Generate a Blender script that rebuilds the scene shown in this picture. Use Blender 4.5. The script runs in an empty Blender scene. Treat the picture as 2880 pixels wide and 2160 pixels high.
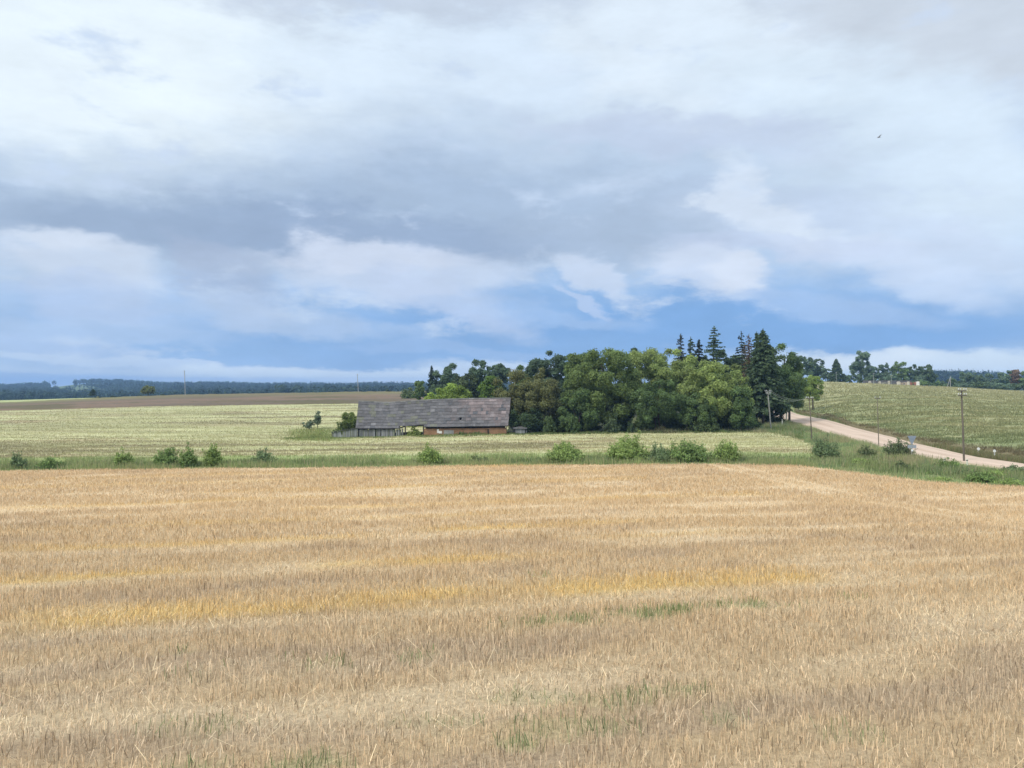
import bpy, math, random
import numpy as np
rng = np.random.default_rng(7)
random.seed(7)
F = 2217.0            # focal length in photo pixels (2880 wide)
CZ = 9.0              # camera height above the datum
scene = bpy.context.scene
COL = scene.collection

# ------------------------------------------------------------------ noise
def _hash(ix, iy, seed):
    h = (ix.astype(np.int64) * 374761393 + iy.astype(np.int64) * 668265263 + seed * 982451653) & 0xFFFFFFFF
    h = ((h ^ (h >> 13)) * 1274126177) & 0xFFFFFFFF
    h = h ^ (h >> 16)
    return (h & 0xFFFF) / 65535.0
def vnoise(x, y, seed=0):
    x = np.asarray(x, float); y = np.asarray(y, float)
    ix = np.floor(x); iy = np.floor(y); fx = x - ix; fy = y - iy
    fx = fx * fx * (3 - 2 * fx); fy = fy * fy * (3 - 2 * fy)
    a = _hash(ix, iy, seed); b = _hash(ix + 1, iy, seed); c = _hash(ix, iy + 1, seed); d = _hash(ix + 1, iy + 1, seed)
    return (a * (1 - fx) + b * fx) * (1 - fy) + (c * (1 - fx) + d * fx) * fy
def fbm(x, y, seed=0, oct=4):
    s = 0; a = 0.5; t = 0
    for o in range(oct):
        s = s + a * vnoise(x * 2 ** o, y * 2 ** o, seed + o * 17); t += a; a *= 0.5
    return s / t
def sstep(a, b, x):
    t = np.clip((x - a) / (b - a), 0, 1)
    return t * t * (3 - 2 * t)
def lerp(a, b, t):
    return a + (b - a) * t
def mixc(c0, c1, t):
    t = np.asarray(t)[..., None]
    return c0 * (1 - t) + np.asarray(c1) * t

# ------------------------------------------------------------------ terrain
ROWS = [
 (2,    [0], [-5.0]),
 (11,   [0], [-5.36]),
 (40,   [0, 2000, 2880], [-6.8, -6.75, -6.95]),
 (65,   [0, 500, 1000, 1440, 2000, 2250, 2400, 2600, 2880], [-7.85, -7.75, -7.65, -7.5, -7.45, -7.6, -7.85, -8.1, -8.25]),
 (75,   [0, 500, 1000, 1440, 2000, 2250, 2400, 2600, 2880], [-8.39, -8.19, -8.05, -7.85, -7.71, -7.85, -8.0, -8.05, -8.1]),
 (83,   [0, 500, 1000, 1440, 2000, 2250, 2400, 2600, 2880], [-8.3, -8.15, -8.0, -7.86, -7.67, -7.86, -8.0, -8.0, -7.9]),
 (105,  [0, 930, 1440, 2000, 2250, 2400, 2550, 2700, 2880], [-8.7, -8.6, -8.3, -8.0, -7.95, -8.0, -8.0, -7.6, -7.4]),
 (130,  [0, 930, 1440, 2000, 2250, 2400, 2600, 2880], [-9.2, -9.3, -8.56, -8.3, -8.0, -8.0, -7.1, -7.1]),
 (200,  [0, 500, 1000, 1440, 2000, 2250, 2400, 2600, 2880], [-9.1, -8.5, -8.0, -8.0, -8.0, -8.0, -5.85, -5.3, -6.2]),
 (260,  [0, 500, 1000, 1440, 2000, 2250, 2400, 2600, 2880], [-9.15, -7.6, -6.8, -6.5, -6.0, -5.6, -3.8, -3.9, -5.4]),
 (400,  [0, 500, 1000, 1440, 2000, 2250, 2400, 2600, 2880], [-9.4, -5.8, -4.3, -3.5, -1.0, 1.5, 0.2, -1.3, -4.15]),
 (450,  [0, 250, 500, 1000, 1440, 2000, 2250, 2400, 2600, 2880], [-9.75, -8.4, -7.0, -5.0, -4.0, -1.2, 0.9, -0.6, -2.6, -5.4]),
 (600,  [0, 500, 1000, 1440, 2000, 2250, 2400, 2600, 2880], [-15, -12, -9, -8, -5, -3, -6, -8, -10]),
 (1000, [0, 2400, 2600, 2700, 2880], [-29, -22, -12, -10, -14]),
 (1500, [0, 500, 2400, 2600, 2700, 2800, 2880], [-29, -27, -12, 9, 11, 3, -3]),
 (2500, [-100, 0, 130, 160, 185, 215, 260, 330, 400, 500, 1000, 2400, 2880], [-21, -16, -11, -9, -3, 1, 3, 1, -3, -10, -13, -18, -20]),
 (5200, [0], [-60]),
]
UG = np.arange(-1600, 4500, 20.0)
LYG = np.linspace(math.log(2), math.log(5200), 620)
_tab = np.array([np.interp(UG, u, z) for _, u, z in ROWS])
_ly = np.log([r[0] for r in ROWS])
ZT = np.empty((len(LYG), len(UG)))
for j in range(len(UG)):
    ZT[:, j] = np.interp(np.exp(LYG), np.exp(_ly), _tab[:, j])
for _ in range(3):
    p = np.pad(ZT, ((2, 2), (0, 0)), 'edge'); ZT = (p[:-4] + p[1:-3] + p[2:-2] + p[3:-1] + p[4:]) / 5
    p = np.pad(ZT, ((0, 0), (1, 1)), 'edge'); ZT = (p[:, :-2] + p[:, 1:-1] + p[:, 2:]) / 3
def h(x, y):
    x = np.asarray(x, float); y = np.maximum(np.asarray(y, float), 2.0)
    u = np.clip(1440 + F * x / y, UG[0], UG[-1] - 1); l = np.clip(np.log(y), LYG[0], LYG[-1] - 1e-6)
    a = (u - UG[0]) / 20.0; i = a.astype(int); fa = a - i
    b = (l - LYG[0]) / (LYG[1] - LYG[0]); k = np.minimum(b.astype(int), len(LYG) - 2); fb = b - k
    i = np.minimum(i, len(UG) - 2)
    z = (ZT[k, i] * (1 - fa) + ZT[k, i + 1] * fa) * (1 - fb) + (ZT[k + 1, i] * (1 - fa) + ZT[k + 1, i + 1] * fa) * fb
    z = z + 0.10 * (fbm(x / 6, y / 6, 5, 3) - 0.5) * sstep(8, 30, y) * (1 - sstep(300, 600, y))
    return z + CZ
def ux(u, Y):
    return (u - 1440) / F * Y
def vz(v, Y):
    return -(v - 1080) / F * Y + CZ

# ------------------------------------------------------------------ mesh helpers
def mesh_obj(name, V, Q, mat, col=None, parent=None, smooth=False):
    V = np.ascontiguousarray(V, dtype=np.float32); Q = np.ascontiguousarray(Q, dtype=np.int32)
    me = bpy.data.meshes.new(name)
    n, k = Q.shape
    me.vertices.add(len(V)); me.vertices.foreach_set('co', V.ravel())
    me.loops.add(n * k); me.loops.foreach_set('vertex_index', Q.ravel())
    me.polygons.add(n); me.polygons.foreach_set('loop_start', np.arange(0, n * k, k, dtype=np.int32))
    me.polygons.foreach_set('use_smooth', np.full(n, bool(smooth)))
    me.update(calc_edges=True); me.validate()
    if col is not None:
        a = me.color_attributes.new('tint', 'FLOAT_COLOR', 'POINT')
        c = np.ones((len(V), 4), np.float32); c[:, :3] = np.clip(col, 0, 1)
        a.data.foreach_set('color', c.ravel())
    me.materials.append(mat)
    o = bpy.data.objects.new(name, me); COL.objects.link(o)
    if parent is not None: o.parent = parent
    return o
def tag(o, label, cat, group=None, kind=None):
    o['label'] = label; o['category'] = cat
    if group: o['group'] = group
    if kind: o['kind'] = kind
    return o
def thing(name, label, cat, loc, group=None):
    o = bpy.data.objects.new(name, None); COL.objects.link(o); o.location = loc; o.empty_display_size = 0.3
    return tag(o, label, cat, group)
class MB:
    """collects quads with a colour per vertex"""
    def __init__(s): s.V = []; s.Q = []; s.C = []; s.n = 0
    def add(s, V, Q, C):
        V = np.asarray(V, float); Q = np.asarray(Q, int)
        C = np.asarray(C, float)
        if C.ndim == 1: C = np.tile(C, (len(V), 1))
        s.V.append(V); s.Q.append(Q + s.n); s.C.append(C); s.n += len(V)
    def box(s, c, size, col, rz=0.0, shear=None):
        c = np.array(c); x, y, z = np.array(size) / 2
        V = np.array([[-x, -y, -z], [x, -y, -z], [x, y, -z], [-x, y, -z], [-x, -y, z], [x, -y, z], [x, y, z], [-x, y, z]])
        if rz:
            ca, sa = math.cos(rz), math.sin(rz); V = np.stack([V[:, 0] * ca - V[:, 1] * sa, V[:, 0] * sa + V[:, 1] * ca, V[:, 2]], 1)
        s.add(V + c, [[0, 3, 2, 1], [4, 5, 6, 7], [0, 1, 5, 4], [1, 2, 6, 5], [2, 3, 7, 6], [3, 0, 4, 7]], col)
    def hexa(s, V8, col):
        s.add(V8, [[0, 3, 2, 1], [4, 5, 6, 7], [0, 1, 5, 4], [1, 2, 6, 5], [2, 3, 7, 6], [3, 0, 4, 7]], col)
    def tube(s, P, R, col, k=7, cap=True):
        P = np.asarray(P, float); R = np.broadcast_to(np.asarray(R, float), (len(P),))
        T = np.gradient(P, axis=0); T /= np.linalg.norm(T, axis=1)[:, None] + 1e-9
        ref = np.array([0.0, 0, 1]) if abs(T[0][2]) < 0.8 else np.array([0.0, 1, 0])
        A = np.cross(T, ref); A /= np.linalg.norm(A, axis=1)[:, None] + 1e-9; B = np.cross(T, A)
        an = np.linspace(0, 2 * np.pi, k, endpoint=False)
        ring = P[:, None, :] + R[:, None, None] * (A[:, None, :] * np.cos(an)[None, :, None] + B[:, None, :] * np.sin(an)[None, :, None])
        V = ring.reshape(-1, 3); m = len(P)
        i = np.arange(m - 1)[:, None] * k; j = np.arange(k)[None, :]; j2 = (j + 1) % k
        Q = np.stack([i + j, i + j2, i + k + j2, i + k + j], -1).reshape(-1, 4)
        C = np.tile(np.asarray(col, float), (len(V), 1))
        if cap:
            V = np.vstack([V, P[:1], P[-1:]]); C = np.vstack([C, C[:2]])
            n0 = m * k; jj = np.arange(0, k, 1)
            q1 = np.stack([np.full(k, n0), (jj + 1) % k, jj, np.full(k, n0)], 1)
            ex = [[n0, (a + 2) % k, (a + 1) % k, a] for a in range(0, k - 1, 2)]
            b0 = (m - 1) * k
            ex += [[n0 + 1, b0 + a, b0 + (a + 1) % k, b0 + (a + 2) % k] for a in range(0, k - 1, 2)]
            Q = np.vstack([Q, np.array(ex)])
        s.add(V, Q, C)
    def build(s, name, mat, parent=None, smooth=False):
        return mesh_obj(name, np.vstack(s.V), np.vstack(s.Q), mat, np.vstack(s.C), parent, smooth)

# ------------------------------------------------------------------ materials
def nd(t, typ, **kw):
    n = t.nodes.new(typ)
    for k, v in kw.items(): setattr(n, k, v)
    return n
def tint_mat(name, rough=0.9, noise=None, transl=0.0, bump=None, spec=0.1):
    """material that takes its own colour from the 'tint' attribute, broken up by noise"""
    m = bpy.data.materials.new(name); m.use_nodes = True; t = m.node_tree; t.nodes.clear()
    out = nd(t, 'ShaderNodeOutputMaterial')
    at = nd(t, 'ShaderNodeAttribute', attribute_name='tint')
    col = at.outputs['Color']
    tc = nd(t, 'ShaderNodeTexCoord')
    if noise:
        for sc, amt, stretch in noise:
            mp = nd(t, 'ShaderNodeMapping'); mp.inputs['Scale'].default_value = stretch
            t.links.new(tc.outputs['Object'], mp.inputs['Vector'])
            nz = nd(t, 'ShaderNodeTexNoise'); nz.inputs['Scale'].default_value = sc; nz.inputs['Detail'].default_value = 6
            t.links.new(mp.outputs[0], nz.inputs['Vector'])
            mr = nd(t, 'ShaderNodeMapRange'); mr.inputs[1].default_value = 0.25; mr.inputs[2].default_value = 0.75
            mr.inputs[3].default_value = 1 - amt; mr.inputs[4].default_value = 1 + amt
            t.links.new(nz.outputs['Fac'], mr.inputs[0])
            mx = nd(t, 'ShaderNodeMix', data_type='RGBA', blend_type='MULTIPLY'); mx.inputs[0].default_value = 1
            t.links.new(col, mx.inputs[6]); t.links.new(mr.outputs[0], mx.inputs[7]); col = mx.outputs[2]
    b = nd(t, 'ShaderNodeBsdfPrincipled'); b.inputs['Roughness'].default_value = rough
    b.inputs['Specular IOR Level'].default_value = spec
    t.links.new(col, b.inputs['Base Color']); sh = b.outputs[0]
    if bump:
        nz = nd(t, 'ShaderNodeTexNoise'); nz.inputs['Scale'].default_value = bump[0]; nz.inputs['Detail'].default_value = 8
        t.links.new(tc.outputs['Object'], nz.inputs['Vector'])
        bp = nd(t, 'ShaderNodeBump'); bp.inputs['Strength'].default_value = bump[1]; bp.inputs['Distance'].default_value = bump[2]
        t.links.new(nz.outputs['Fac'], bp.inputs['Height']); t.links.new(bp.outputs[0], b.inputs['Normal'])
    if transl:
        tr = nd(t, 'ShaderNodeBsdfTranslucent'); t.links.new(col, tr.inputs['Color'])
        ms = nd(t, 'ShaderNodeMixShader'); ms.inputs[0].default_value = transl
        t.links.new(sh, ms.inputs[1]); t.links.new(tr.outputs[0], ms.inputs[2]); sh = ms.outputs[0]
    t.links.new(sh, out.inputs['Surface'])
    return m
M = {}
M['leaf'] = tint_mat('foliage', 0.7, None, 0.33, spec=0.15)
M['blade'] = tint_mat('grass_blades', 0.75, None, 0.2)
M['straw'] = tint_mat('straw', 0.7, None, 0.12, spec=0.2)
M['soil'] = tint_mat('field_soil', 0.95, [(9, 0.25, (1, 1, 1)), (40, 0.3, (1, 1, 1))], 0, (30, 0.6, 0.05))
M['field'] = tint_mat('field_canopy', 0.95, [(0.8, 0.12, (0.35, 1, 1)), (5, 0.18, (0.7, 1, 1))], 0, (6, 0.7, 0.15))
M['ground'] = tint_mat('ground_grass', 0.95, [(0.6, 0.25, (1, 1, 1)), (6, 0.3, (1, 1, 1))], 0, (5, 0.8, 0.1))
M['road'] = tint_mat('gravel', 0.9, [(0.7, 0.08, (1, 0.2, 1)), (12, 0.1, (1, 1, 1))], 0, (25, 0.4, 0.03))
M['bark'] = tint_mat('bark', 0.95, [(3, 0.3, (1, 1, 0.2))], 0, (8, 0.5, 0.03))
M['wood'] = tint_mat('weathered_wood', 0.9, [(2.5, 0.3, (3, 3, 0.25))], 0, (12, 0.3, 0.01))
M['roof'] = tint_mat('roof_sheet', 0.9, [(1.3, 0.22, (1, 1, 1)), (7, 0.2, (1, 1, 1))], 0, (14, 0.4, 0.01))
M['paint'] = tint_mat('painted_metal', 0.5, [(5, 0.12, (1, 1, 1))], 0, spec=0.4)
M['masonry'] = tint_mat('masonry', 0.95, [(1.2, 0.2, (1, 1, 1)), (9, 0.2, (1, 1, 1))], 0, (10, 0.5, 0.02))
M['cable'] = tint_mat('cable', 0.6, None, 0, spec=0.3)
def brick_mat():
    m = bpy.data.materials.new('brick'); m.use_nodes = True; t = m.node_tree; b = t.nodes['Principled BSDF']
    tc = nd(t, 'ShaderNodeTexCoord'); mp = nd(t, 'ShaderNodeMapping'); mp.inputs['Rotation'].default_value = (math.radians(90), 0, 0)
    br = nd(t, 'ShaderNodeTexBrick'); br.inputs['Scale'].default_value = 1.0
    br.inputs['Brick Width'].default_value = 0.27; br.inputs['Row Height'].default_value = 0.08; br.inputs['Mortar Size'].default_value = 0.008
    br.inputs['Color1'].default_value = (0.34, 0.19, 0.105, 1); br.inputs['Color2'].default_value = (0.27, 0.145, 0.08, 1); br.inputs['Mortar'].default_value = (0.34, 0.24, 0.16, 1)
    nz = nd(t, 'ShaderNodeTexNoise'); nz.inputs['Scale'].default_value = 0.9; nz.inputs['Detail'].default_value = 7
    mr = nd(t, 'ShaderNodeMapRange'); mr.inputs[1].default_value = 0.3; mr.inputs[2].default_value = 0.7; mr.inputs[3].default_value = 0.65; mr.inputs[4].default_value = 1.2
    mx = nd(t, 'ShaderNodeMix', data_type='RGBA', blend_type='MULTIPLY'); mx.inputs[0].default_value = 1
    L = t.links.new
    L(tc.outputs['Object'], mp.inputs['Vector']); L(mp.outputs[0], br.inputs['Vector']); L(tc.outputs['Object'], nz.inputs['Vector'])
    L(nz.outputs['Fac'], mr.inputs[0]); L(br.outputs['Color'], mx.inputs[6]); L(mr.outputs[0], mx.inputs[7]); L(mx.outputs[2], b.inputs['Base Color'])
    b.inputs['Roughness'].default_value = 0.95; b.inputs['Specular IOR Level'].default_value = 0.1
    return m
M['brick'] = brick_mat()

# ------------------------------------------------------------------ field boundaries (columns u -> depth)
def edge(u):      # far edge of the stubble
    return np.interp(u, [0, 2250, 2400, 2600, 2880, 3300, 3800], [75, 75, 70, 65, 61, 55, 48]) + 0.5 * np.sin(u / 90) * 0.3
def road_right(u):
    return np.interp(u, [2160, 2240, 2300, 2400, 2500, 2550, 2700, 2880, 3200, 3800], [260, 208, 177, 136, 114, 104, 88, 78, 66, 55])

# stubble colours, used by soil and straw alike
STRIPES = [  # position across the drive direction, half width, strength, from x, to x
 (22.1, 1.15, 1.0, -11.5, 9), (28.2, 0.75, .85, -17, -9.5), (27.9, .7, .9, -7.5, 1), (34.6, 0.6, .6, -22, -6), (35.8, .7, .7, -4, 6), (31.5, .5, .35, 2, 12), (41, .6, .5, -30, 0), (46, 0.8, .45, -12, 18), (52, .9, .4, -40, -8), (58, 1.0, .4, -20, 12), (66, 1.2, .35, -50, 10), (74, 1.2, .35, -40, 20)]
GREEN = [  # x, y, half sizes, strength
 (-2.8, 10.9, .55, .35, .9), (-4.4, 10.8, .5, .3, .5), (.1, 11.6, .35, .3, .9), (.9, 12.2, 1.1, .45, .45), (.3, 13.6, .8, .5, .4), (1.9, 13.5, .9, .5, .45), (3.4, 12.6, .4, .4, .5), (-4.9, 12.2, .9, .5, .3), (-1.2, 12.5, .8, .4, .3), (2.9, 13.9, .7, .4, .4), (-6.8, 16.3, .35, .2, .5), (5.2, 12.0, .6, .35, .3),
 (.9, 24.2, .35, .12, .7), (9.2, 21.4, .5, .12, .6)]
def field_mix(x, y):
    """gold, pale, grey and green weights of the stubble at a point"""
    w = y - 0.28 * x + 0.9 * (fbm(x / 9, y / 9, 31, 2) - 0.5)
    gold = np.zeros_like(w)
    for i, (s, wd, am, xa, xb) in enumerate(STRIPES):
        xx = x + 5 * (vnoise(x / 4, y / 2, 90 + i) - .5)
        g = np.exp(-((w - s) / wd) ** 2) * am * sstep(xa - 1.5, xa + 1.5, xx) * (1 - sstep(xb - 2.5, xb + 2, xx))
        gold += g * (.45 + .75 * sstep(0.25, 0.6, fbm(x / 3 + 5.3 * i, w * 1.2 + i, 70 + i, 3)))
    gold = np.clip(gold, 0, 1)
    far = sstep(25, 50, y)
    n1 = fbm(x / 7, w / 1.6, 40, 4); n2 = fbm(x / 3.2, w / 0.9, 44, 3)
    pale = sstep(0.5, 0.72, n1) * 0.75
    pale = np.maximum(pale, 0.7 * np.exp(-((w - 14.6) / 1.5) ** 2) * sstep(.3, .6, n2))
    pale = np.maximum(pale, 0.7 * np.exp(-((w - 20.4) / .5) ** 2) * sstep(.3, .6, n2))
    # wheel tracks coming in from the right
    for dx in (0, 1.9):
        tx = np.interp(y, [30, 37, 51, 66, 75], [27 , 23.5, 20.6, 19.5, 18.6]) + dx
        pale = np.maximum(pale, np.exp(-((x - tx) / 0.5) ** 2) * sstep(32, 40, y) * (.35 + .6 * vnoise(y / 5, x * .0, 35)))
    grey = sstep(0.48, 0.72, fbm(x / 5, w / 1.1, 51, 4)) * (0.75 - .3 * far)
    for dx in (-.85, 2.75):
        tx = np.interp(y, [30, 37, 51, 66, 75], [27 , 23.5, 20.6, 19.5, 18.6]) + dx
        grey = np.maximum(grey, .9 * np.exp(-((x - tx) / 0.3) ** 2) * sstep(32, 40, y) * sstep(.35, .55, vnoise(y / 4, y * 0, 33)))
    grey = np.maximum(grey, 0.9 * np.exp(-((y - 55.5 - 0.1 * x) / 0.45) ** 2) * sstep(-4, -1, x) * (1 - sstep(9, 12, x)))
    green = np.zeros_like(w)
    for i, (gx, gy, rx, ry, am) in enumerate(GREEN):
        d = np.hypot((x - gx) / rx, (y - gy) / ry) + 1.1 * (fbm(x / .5 + i * 9, y / .3, 61, 3) - .5)
        green = np.maximum(green, am * (1 - sstep(.5, 1.25, d)))
    gp = np.exp(-((w - 18.6) / 0.4) ** 2) * sstep(-0.8, 1.5, x) * (1 - sstep(6, 8.5, x)) * sstep(.3, .55, fbm(x / 1.2, y / .8, 66, 2))
    green = np.maximum(green, gp)
    gp = 0.4 * np.exp(-((w - 16.6) / 0.35) ** 2) * sstep(-7, -4, x) * (1 - sstep(0, 2, x)) * sstep(.4, .6, fbm(x, y, 67, 2))
    green = np.maximum(green, gp)
    return gold, pale, grey, green
def stubble_base(x, y):
    gold, pale, grey, green = field_mix(x, y)
    c = np.tile(np.array([0.60, 0.435, 0.25]), (x.size, 1)).reshape(x.shape + (3,))
    c = mixc(c, (0.50, 0.37, 0.24), grey); c = mixc(c, (0.72, 0.555, 0.35), pale); c = mixc(c, (0.72, 0.49, 0.17), gold * .72)
    return c, green

# ------------------------------------------------------------------ sheets
def sheet(name, u0, u1, du, Yn, Yf, rows, off, colf, mat, zf=None, taper=1.5, smooth=True, cut=None):
    us = np.arange(u0, u1 + du * 0.5, du)
    yn = np.asarray(Yn(us)) + 0 * us; yf = np.asarray(Yf(us)) + 0 * us
    s = np.linspace(0, 1, rows)[:, None]
    Y = yn[None, :] * (yf / yn)[None, :] ** s
    X = (us[None, :] - 1440) / F * Y
    z = h(X, Y)
    yc = yf[None, :] + 0 * Y if cut is None else cut(us[None, :], Y, X)
    tp = sstep(0, taper, Y - yn[None, :]) * sstep(0, taper, yc - Y) if taper else 1
    z = z + 0.04 + off * tp
    if zf is not None: z = z + zf(X, Y) * tp
    V = np.stack([X, Y, z], -1).reshape(-1, 3)
    n = len(us); i = np.arange(rows - 1)[:, None] * n; j = np.arange(n - 1)[None, :]
    Q = np.stack([i + j, i + j + 1, i + n + j + 1, i + n + j], -1)
    ok = (np.abs(np.diff(yf)) < 12) & (np.abs(np.diff(yn)) < 12) & ((yf - yn)[:-1] > 0.2) & ((yf - yn)[1:] > 0.2)
    keep = ok[None, :] & np.ones((rows - 1, 1), bool)
    if cut is not None: keep = keep & (Y <= yc)[1:, :-1] & (Y <= yc)[1:, 1:]
    Q = Q[keep]
    return mesh_obj(name, V, Q, mat, colf(X, Y).reshape(-1, 3), None, smooth)

def ground_col(X, Y):
    c = np.tile(np.array([0.18, 0.225, 0.085]), X.shape + (1,))
    n = fbm(X / 8, Y / 8, 81, 4)
    c = mixc(c, (0.22, 0.22, 0.09), sstep(.45, .7, n))
    c = mixc(c, (0.10, 0.15, 0.05), sstep(.5, .75, fbm(X / 5, Y / 5, 83, 3)))
    u = 1440 + F * X / Y
    # copse floor and far woodland floor
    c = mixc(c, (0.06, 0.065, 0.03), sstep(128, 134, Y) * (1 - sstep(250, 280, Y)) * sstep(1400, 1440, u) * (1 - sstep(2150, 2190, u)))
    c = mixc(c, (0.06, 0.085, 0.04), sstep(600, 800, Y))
    c = mixc(c, (0.13, 0.165, 0.07), sstep(1280, 1320, Y) * sstep(130, 150, u) * (1 - sstep(270, 330, u)))
    return c
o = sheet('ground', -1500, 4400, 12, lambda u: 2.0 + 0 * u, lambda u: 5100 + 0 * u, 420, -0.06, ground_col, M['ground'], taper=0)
tag(o, 'green grassy ground between and beyond the fields', 'ground', kind='structure')

def stub_col(X, Y):
    c, g = stubble_base(X, Y)
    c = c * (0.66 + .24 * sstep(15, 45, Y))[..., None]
    c = mixc(c, (0.26, 0.29, 0.13), g * 0.4)
    return c
o = sheet('stubble_field', -500, 3400, 4, lambda u: 2.5 + 0 * u, edge, 420, 0.02, stub_col, M['soil'],
          zf=lambda X, Y: 0.05 * (fbm(X / 1.5, Y / 0.6, 12, 3) - 0.5), taper=0.6)
tag(o, 'harvested golden brown stubble field filling the foreground', 'field', kind='structure')

def meadow_far(u):
    return np.where(u < 1425, 262, np.interp(u, [1425, 2100, 2185, 2235, 2275, 2300, 2312], [128, 128, 124, 113, 100, 88, 80]))
def meadow_near(u):
    return 82.6 + 0.5 * np.sin(u / 60) + 0.6 * (vnoise(u / 40, u * 0, 3) - .5)
def streak(X, Y, seed, sx=22, sy=1.8, slope=0.06):
    w = Y - slope * X
    k = np.maximum(1, Y / 100)
    return fbm(X / (sx * k), w / (sy * k * k), seed, 4)
def meadow_col(X, Y):
    c = np.tile(np.array([0.44, 0.41, 0.215]), X.shape + (1,))
    n = streak(X, Y, 90, 26, 2.6); n2 = streak(X, Y, 93, 9, 0.9); n3 = fbm(X / 30, Y / 30, 96, 3)
    c = mixc(c, (0.56, 0.525, 0.29), sstep(.48, .62, n))
    c = mixc(c, (0.37, 0.29, 0.17), sstep(.46, .62, n2) * 0.8)
    c = mixc(c, (0.21, 0.195, 0.095), sstep(.54, .63, streak(X, Y, 99, 16, 0.75, .05)) * 0.6)
    c = mixc(c, (0.27, 0.24, 0.13), sstep(.55, .62, streak(X, Y, 101, 34, 1.6, .09)) * 0.8)
    c = mixc(c, (0.53, 0.515, 0.28), sstep(.56, .64, streak(X, Y, 103, 24, 2.2, .07)) * .8)
    c = mixc(c, (0.45, 0.435, 0.22), sstep(.45, .65, n3) * 0.45)
    u = 1440 + F * X / Y
    g = sstep(118, 127, Y + 6 * (fbm(X / 3, Y / 4, 79, 3) - .5)) * (1 - sstep(140, 165, Y)) * sstep(800, 925, u + 60 * (fbm(X / 4, Y / 6, 77, 3) - .5)) * (1 - sstep(985, 1010, u))
    c = mixc(c, (0.26, 0.29, 0.11), g * .8)
    # green margin along ditch
    c = mixc(c, (0.24, 0.30, 0.10), (1 - sstep(83.5, 87, Y)) * 0.8)
    return c
def meadow_z(X, Y):
    return 0.34 * (streak(X, Y, 110, 7, 1.4) - .5) + 0.22 * (fbm(X / 1.1, Y / 1.1, 113, 3) - .5)
def meadow_cut(u, Y, X):
    return meadow_far(u + 46 * (fbm(X / 2.6, Y / 2.6, 170, 3) - .5)) + 0 * Y
o = sheet('meadow', -500, 2330, 5, meadow_near, lambda u: 262 + 0 * u, 300, 0.30, meadow_col, M['field'], zf=meadow_z, cut=meadow_cut)
tag(o, 'pale yellow green ripening grain field around the old barn', 'field', kind='structure')

def brown_far(u): return np.interp(u, [0, 300], [372, 402])
def brown_col(X, Y):
    c = np.tile(np.array([0.155, 0.12, 0.08]), X.shape + (1,))
    n = streak(X, Y, 120, 20, 3)
    c = mixc(c, (0.20, 0.14, 0.095), sstep(.45, .65, n))
    c = mixc(c, (0.12, 0.105, 0.05), sstep(.52, .7, streak(X, Y, 124, 12, 2)) * .8)
    u = 1440 + F * X / Y
    yf = brown_far(u)
    c = mixc(c, (0.20, 0.18, 0.08), sstep(0.45, .85, (Y - 262) / (yf - 262)) * (.55 + .45 * sstep(.4, .6, n)))
    return c
o = sheet('brown_field', -500, 1260, 8, lambda u: 262.5 + 0 * u, brown_far, 110, 0.5, brown_col, M['field'],
          zf=lambda X, Y: 0.5 * (fbm(X / 3, Y / 4, 130, 3) - .5))
tag(o, 'brown weedy field strip on the rise behind the pale meadow', 'field', kind='structure')
def pale_col(X, Y):
    c = np.tile(np.array([0.38, 0.39, 0.2]), X.shape + (1,))
    return mixc(c, (0.38, 0.42, 0.16), fbm(X / 20, Y / 20, 5, 3))
o = sheet('pale_field', -500, 270, 10, lambda u: brown_far(u) + 0.6, lambda u: np.interp(u, [0, 150, 270], [452, 445, 415]), 40, 0.5, pale_col, M['field'])
tag(o, 'thin pale strip of grain field beyond the brown field', 'field', kind='structure')

def crop_near(u): return road_right(u) + 2.4
def crop_col(X, Y):
    c = np.tile(np.array([0.30, 0.295, 0.145]), X.shape + (1,))
    n = streak(X, Y, 140, 14, 1.6, 0.0)
    c = mixc(c, (0.35, 0.33, 0.17), sstep(.45, .66, n))
    c = mixc(c, (0.22, 0.235, 0.105), sstep(.5, .64, streak(X, Y, 144, 8, 1.2, 0.0)) * .75)
    c = mixc(c, (0.40, 0.365, 0.19), sstep(180, 380, Y) * .75)
    u = 1440 + F * X / Y
    yn = crop_near(u)
    c = mixc(c, (0.18, 0.225, 0.10), (1 - sstep(0, 45, Y - yn)) * .6 * sstep(.3, .6, fbm(X / 6, Y / 6, 148, 3) + .1))
    c = mixc(c, (0.19, 0.145, 0.085), (1 - sstep(2, 9, Y - yn)) * .8)
    return c
o = sheet('crop_field', 2238, 3500, 5, crop_near, lambda u: 402 + 0 * u, 260, 0.45, crop_col, M['field'],
          zf=lambda X, Y: 0.55 * (streak(X, Y, 150, 7, 1.2, 0.0) - .5) + .35 * (fbm(X / 1.2, Y / 1.2, 153, 3) - .5))
tag(o, 'bumpy olive green crop field rising beyond the gravel road', 'field', kind='structure')

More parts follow.
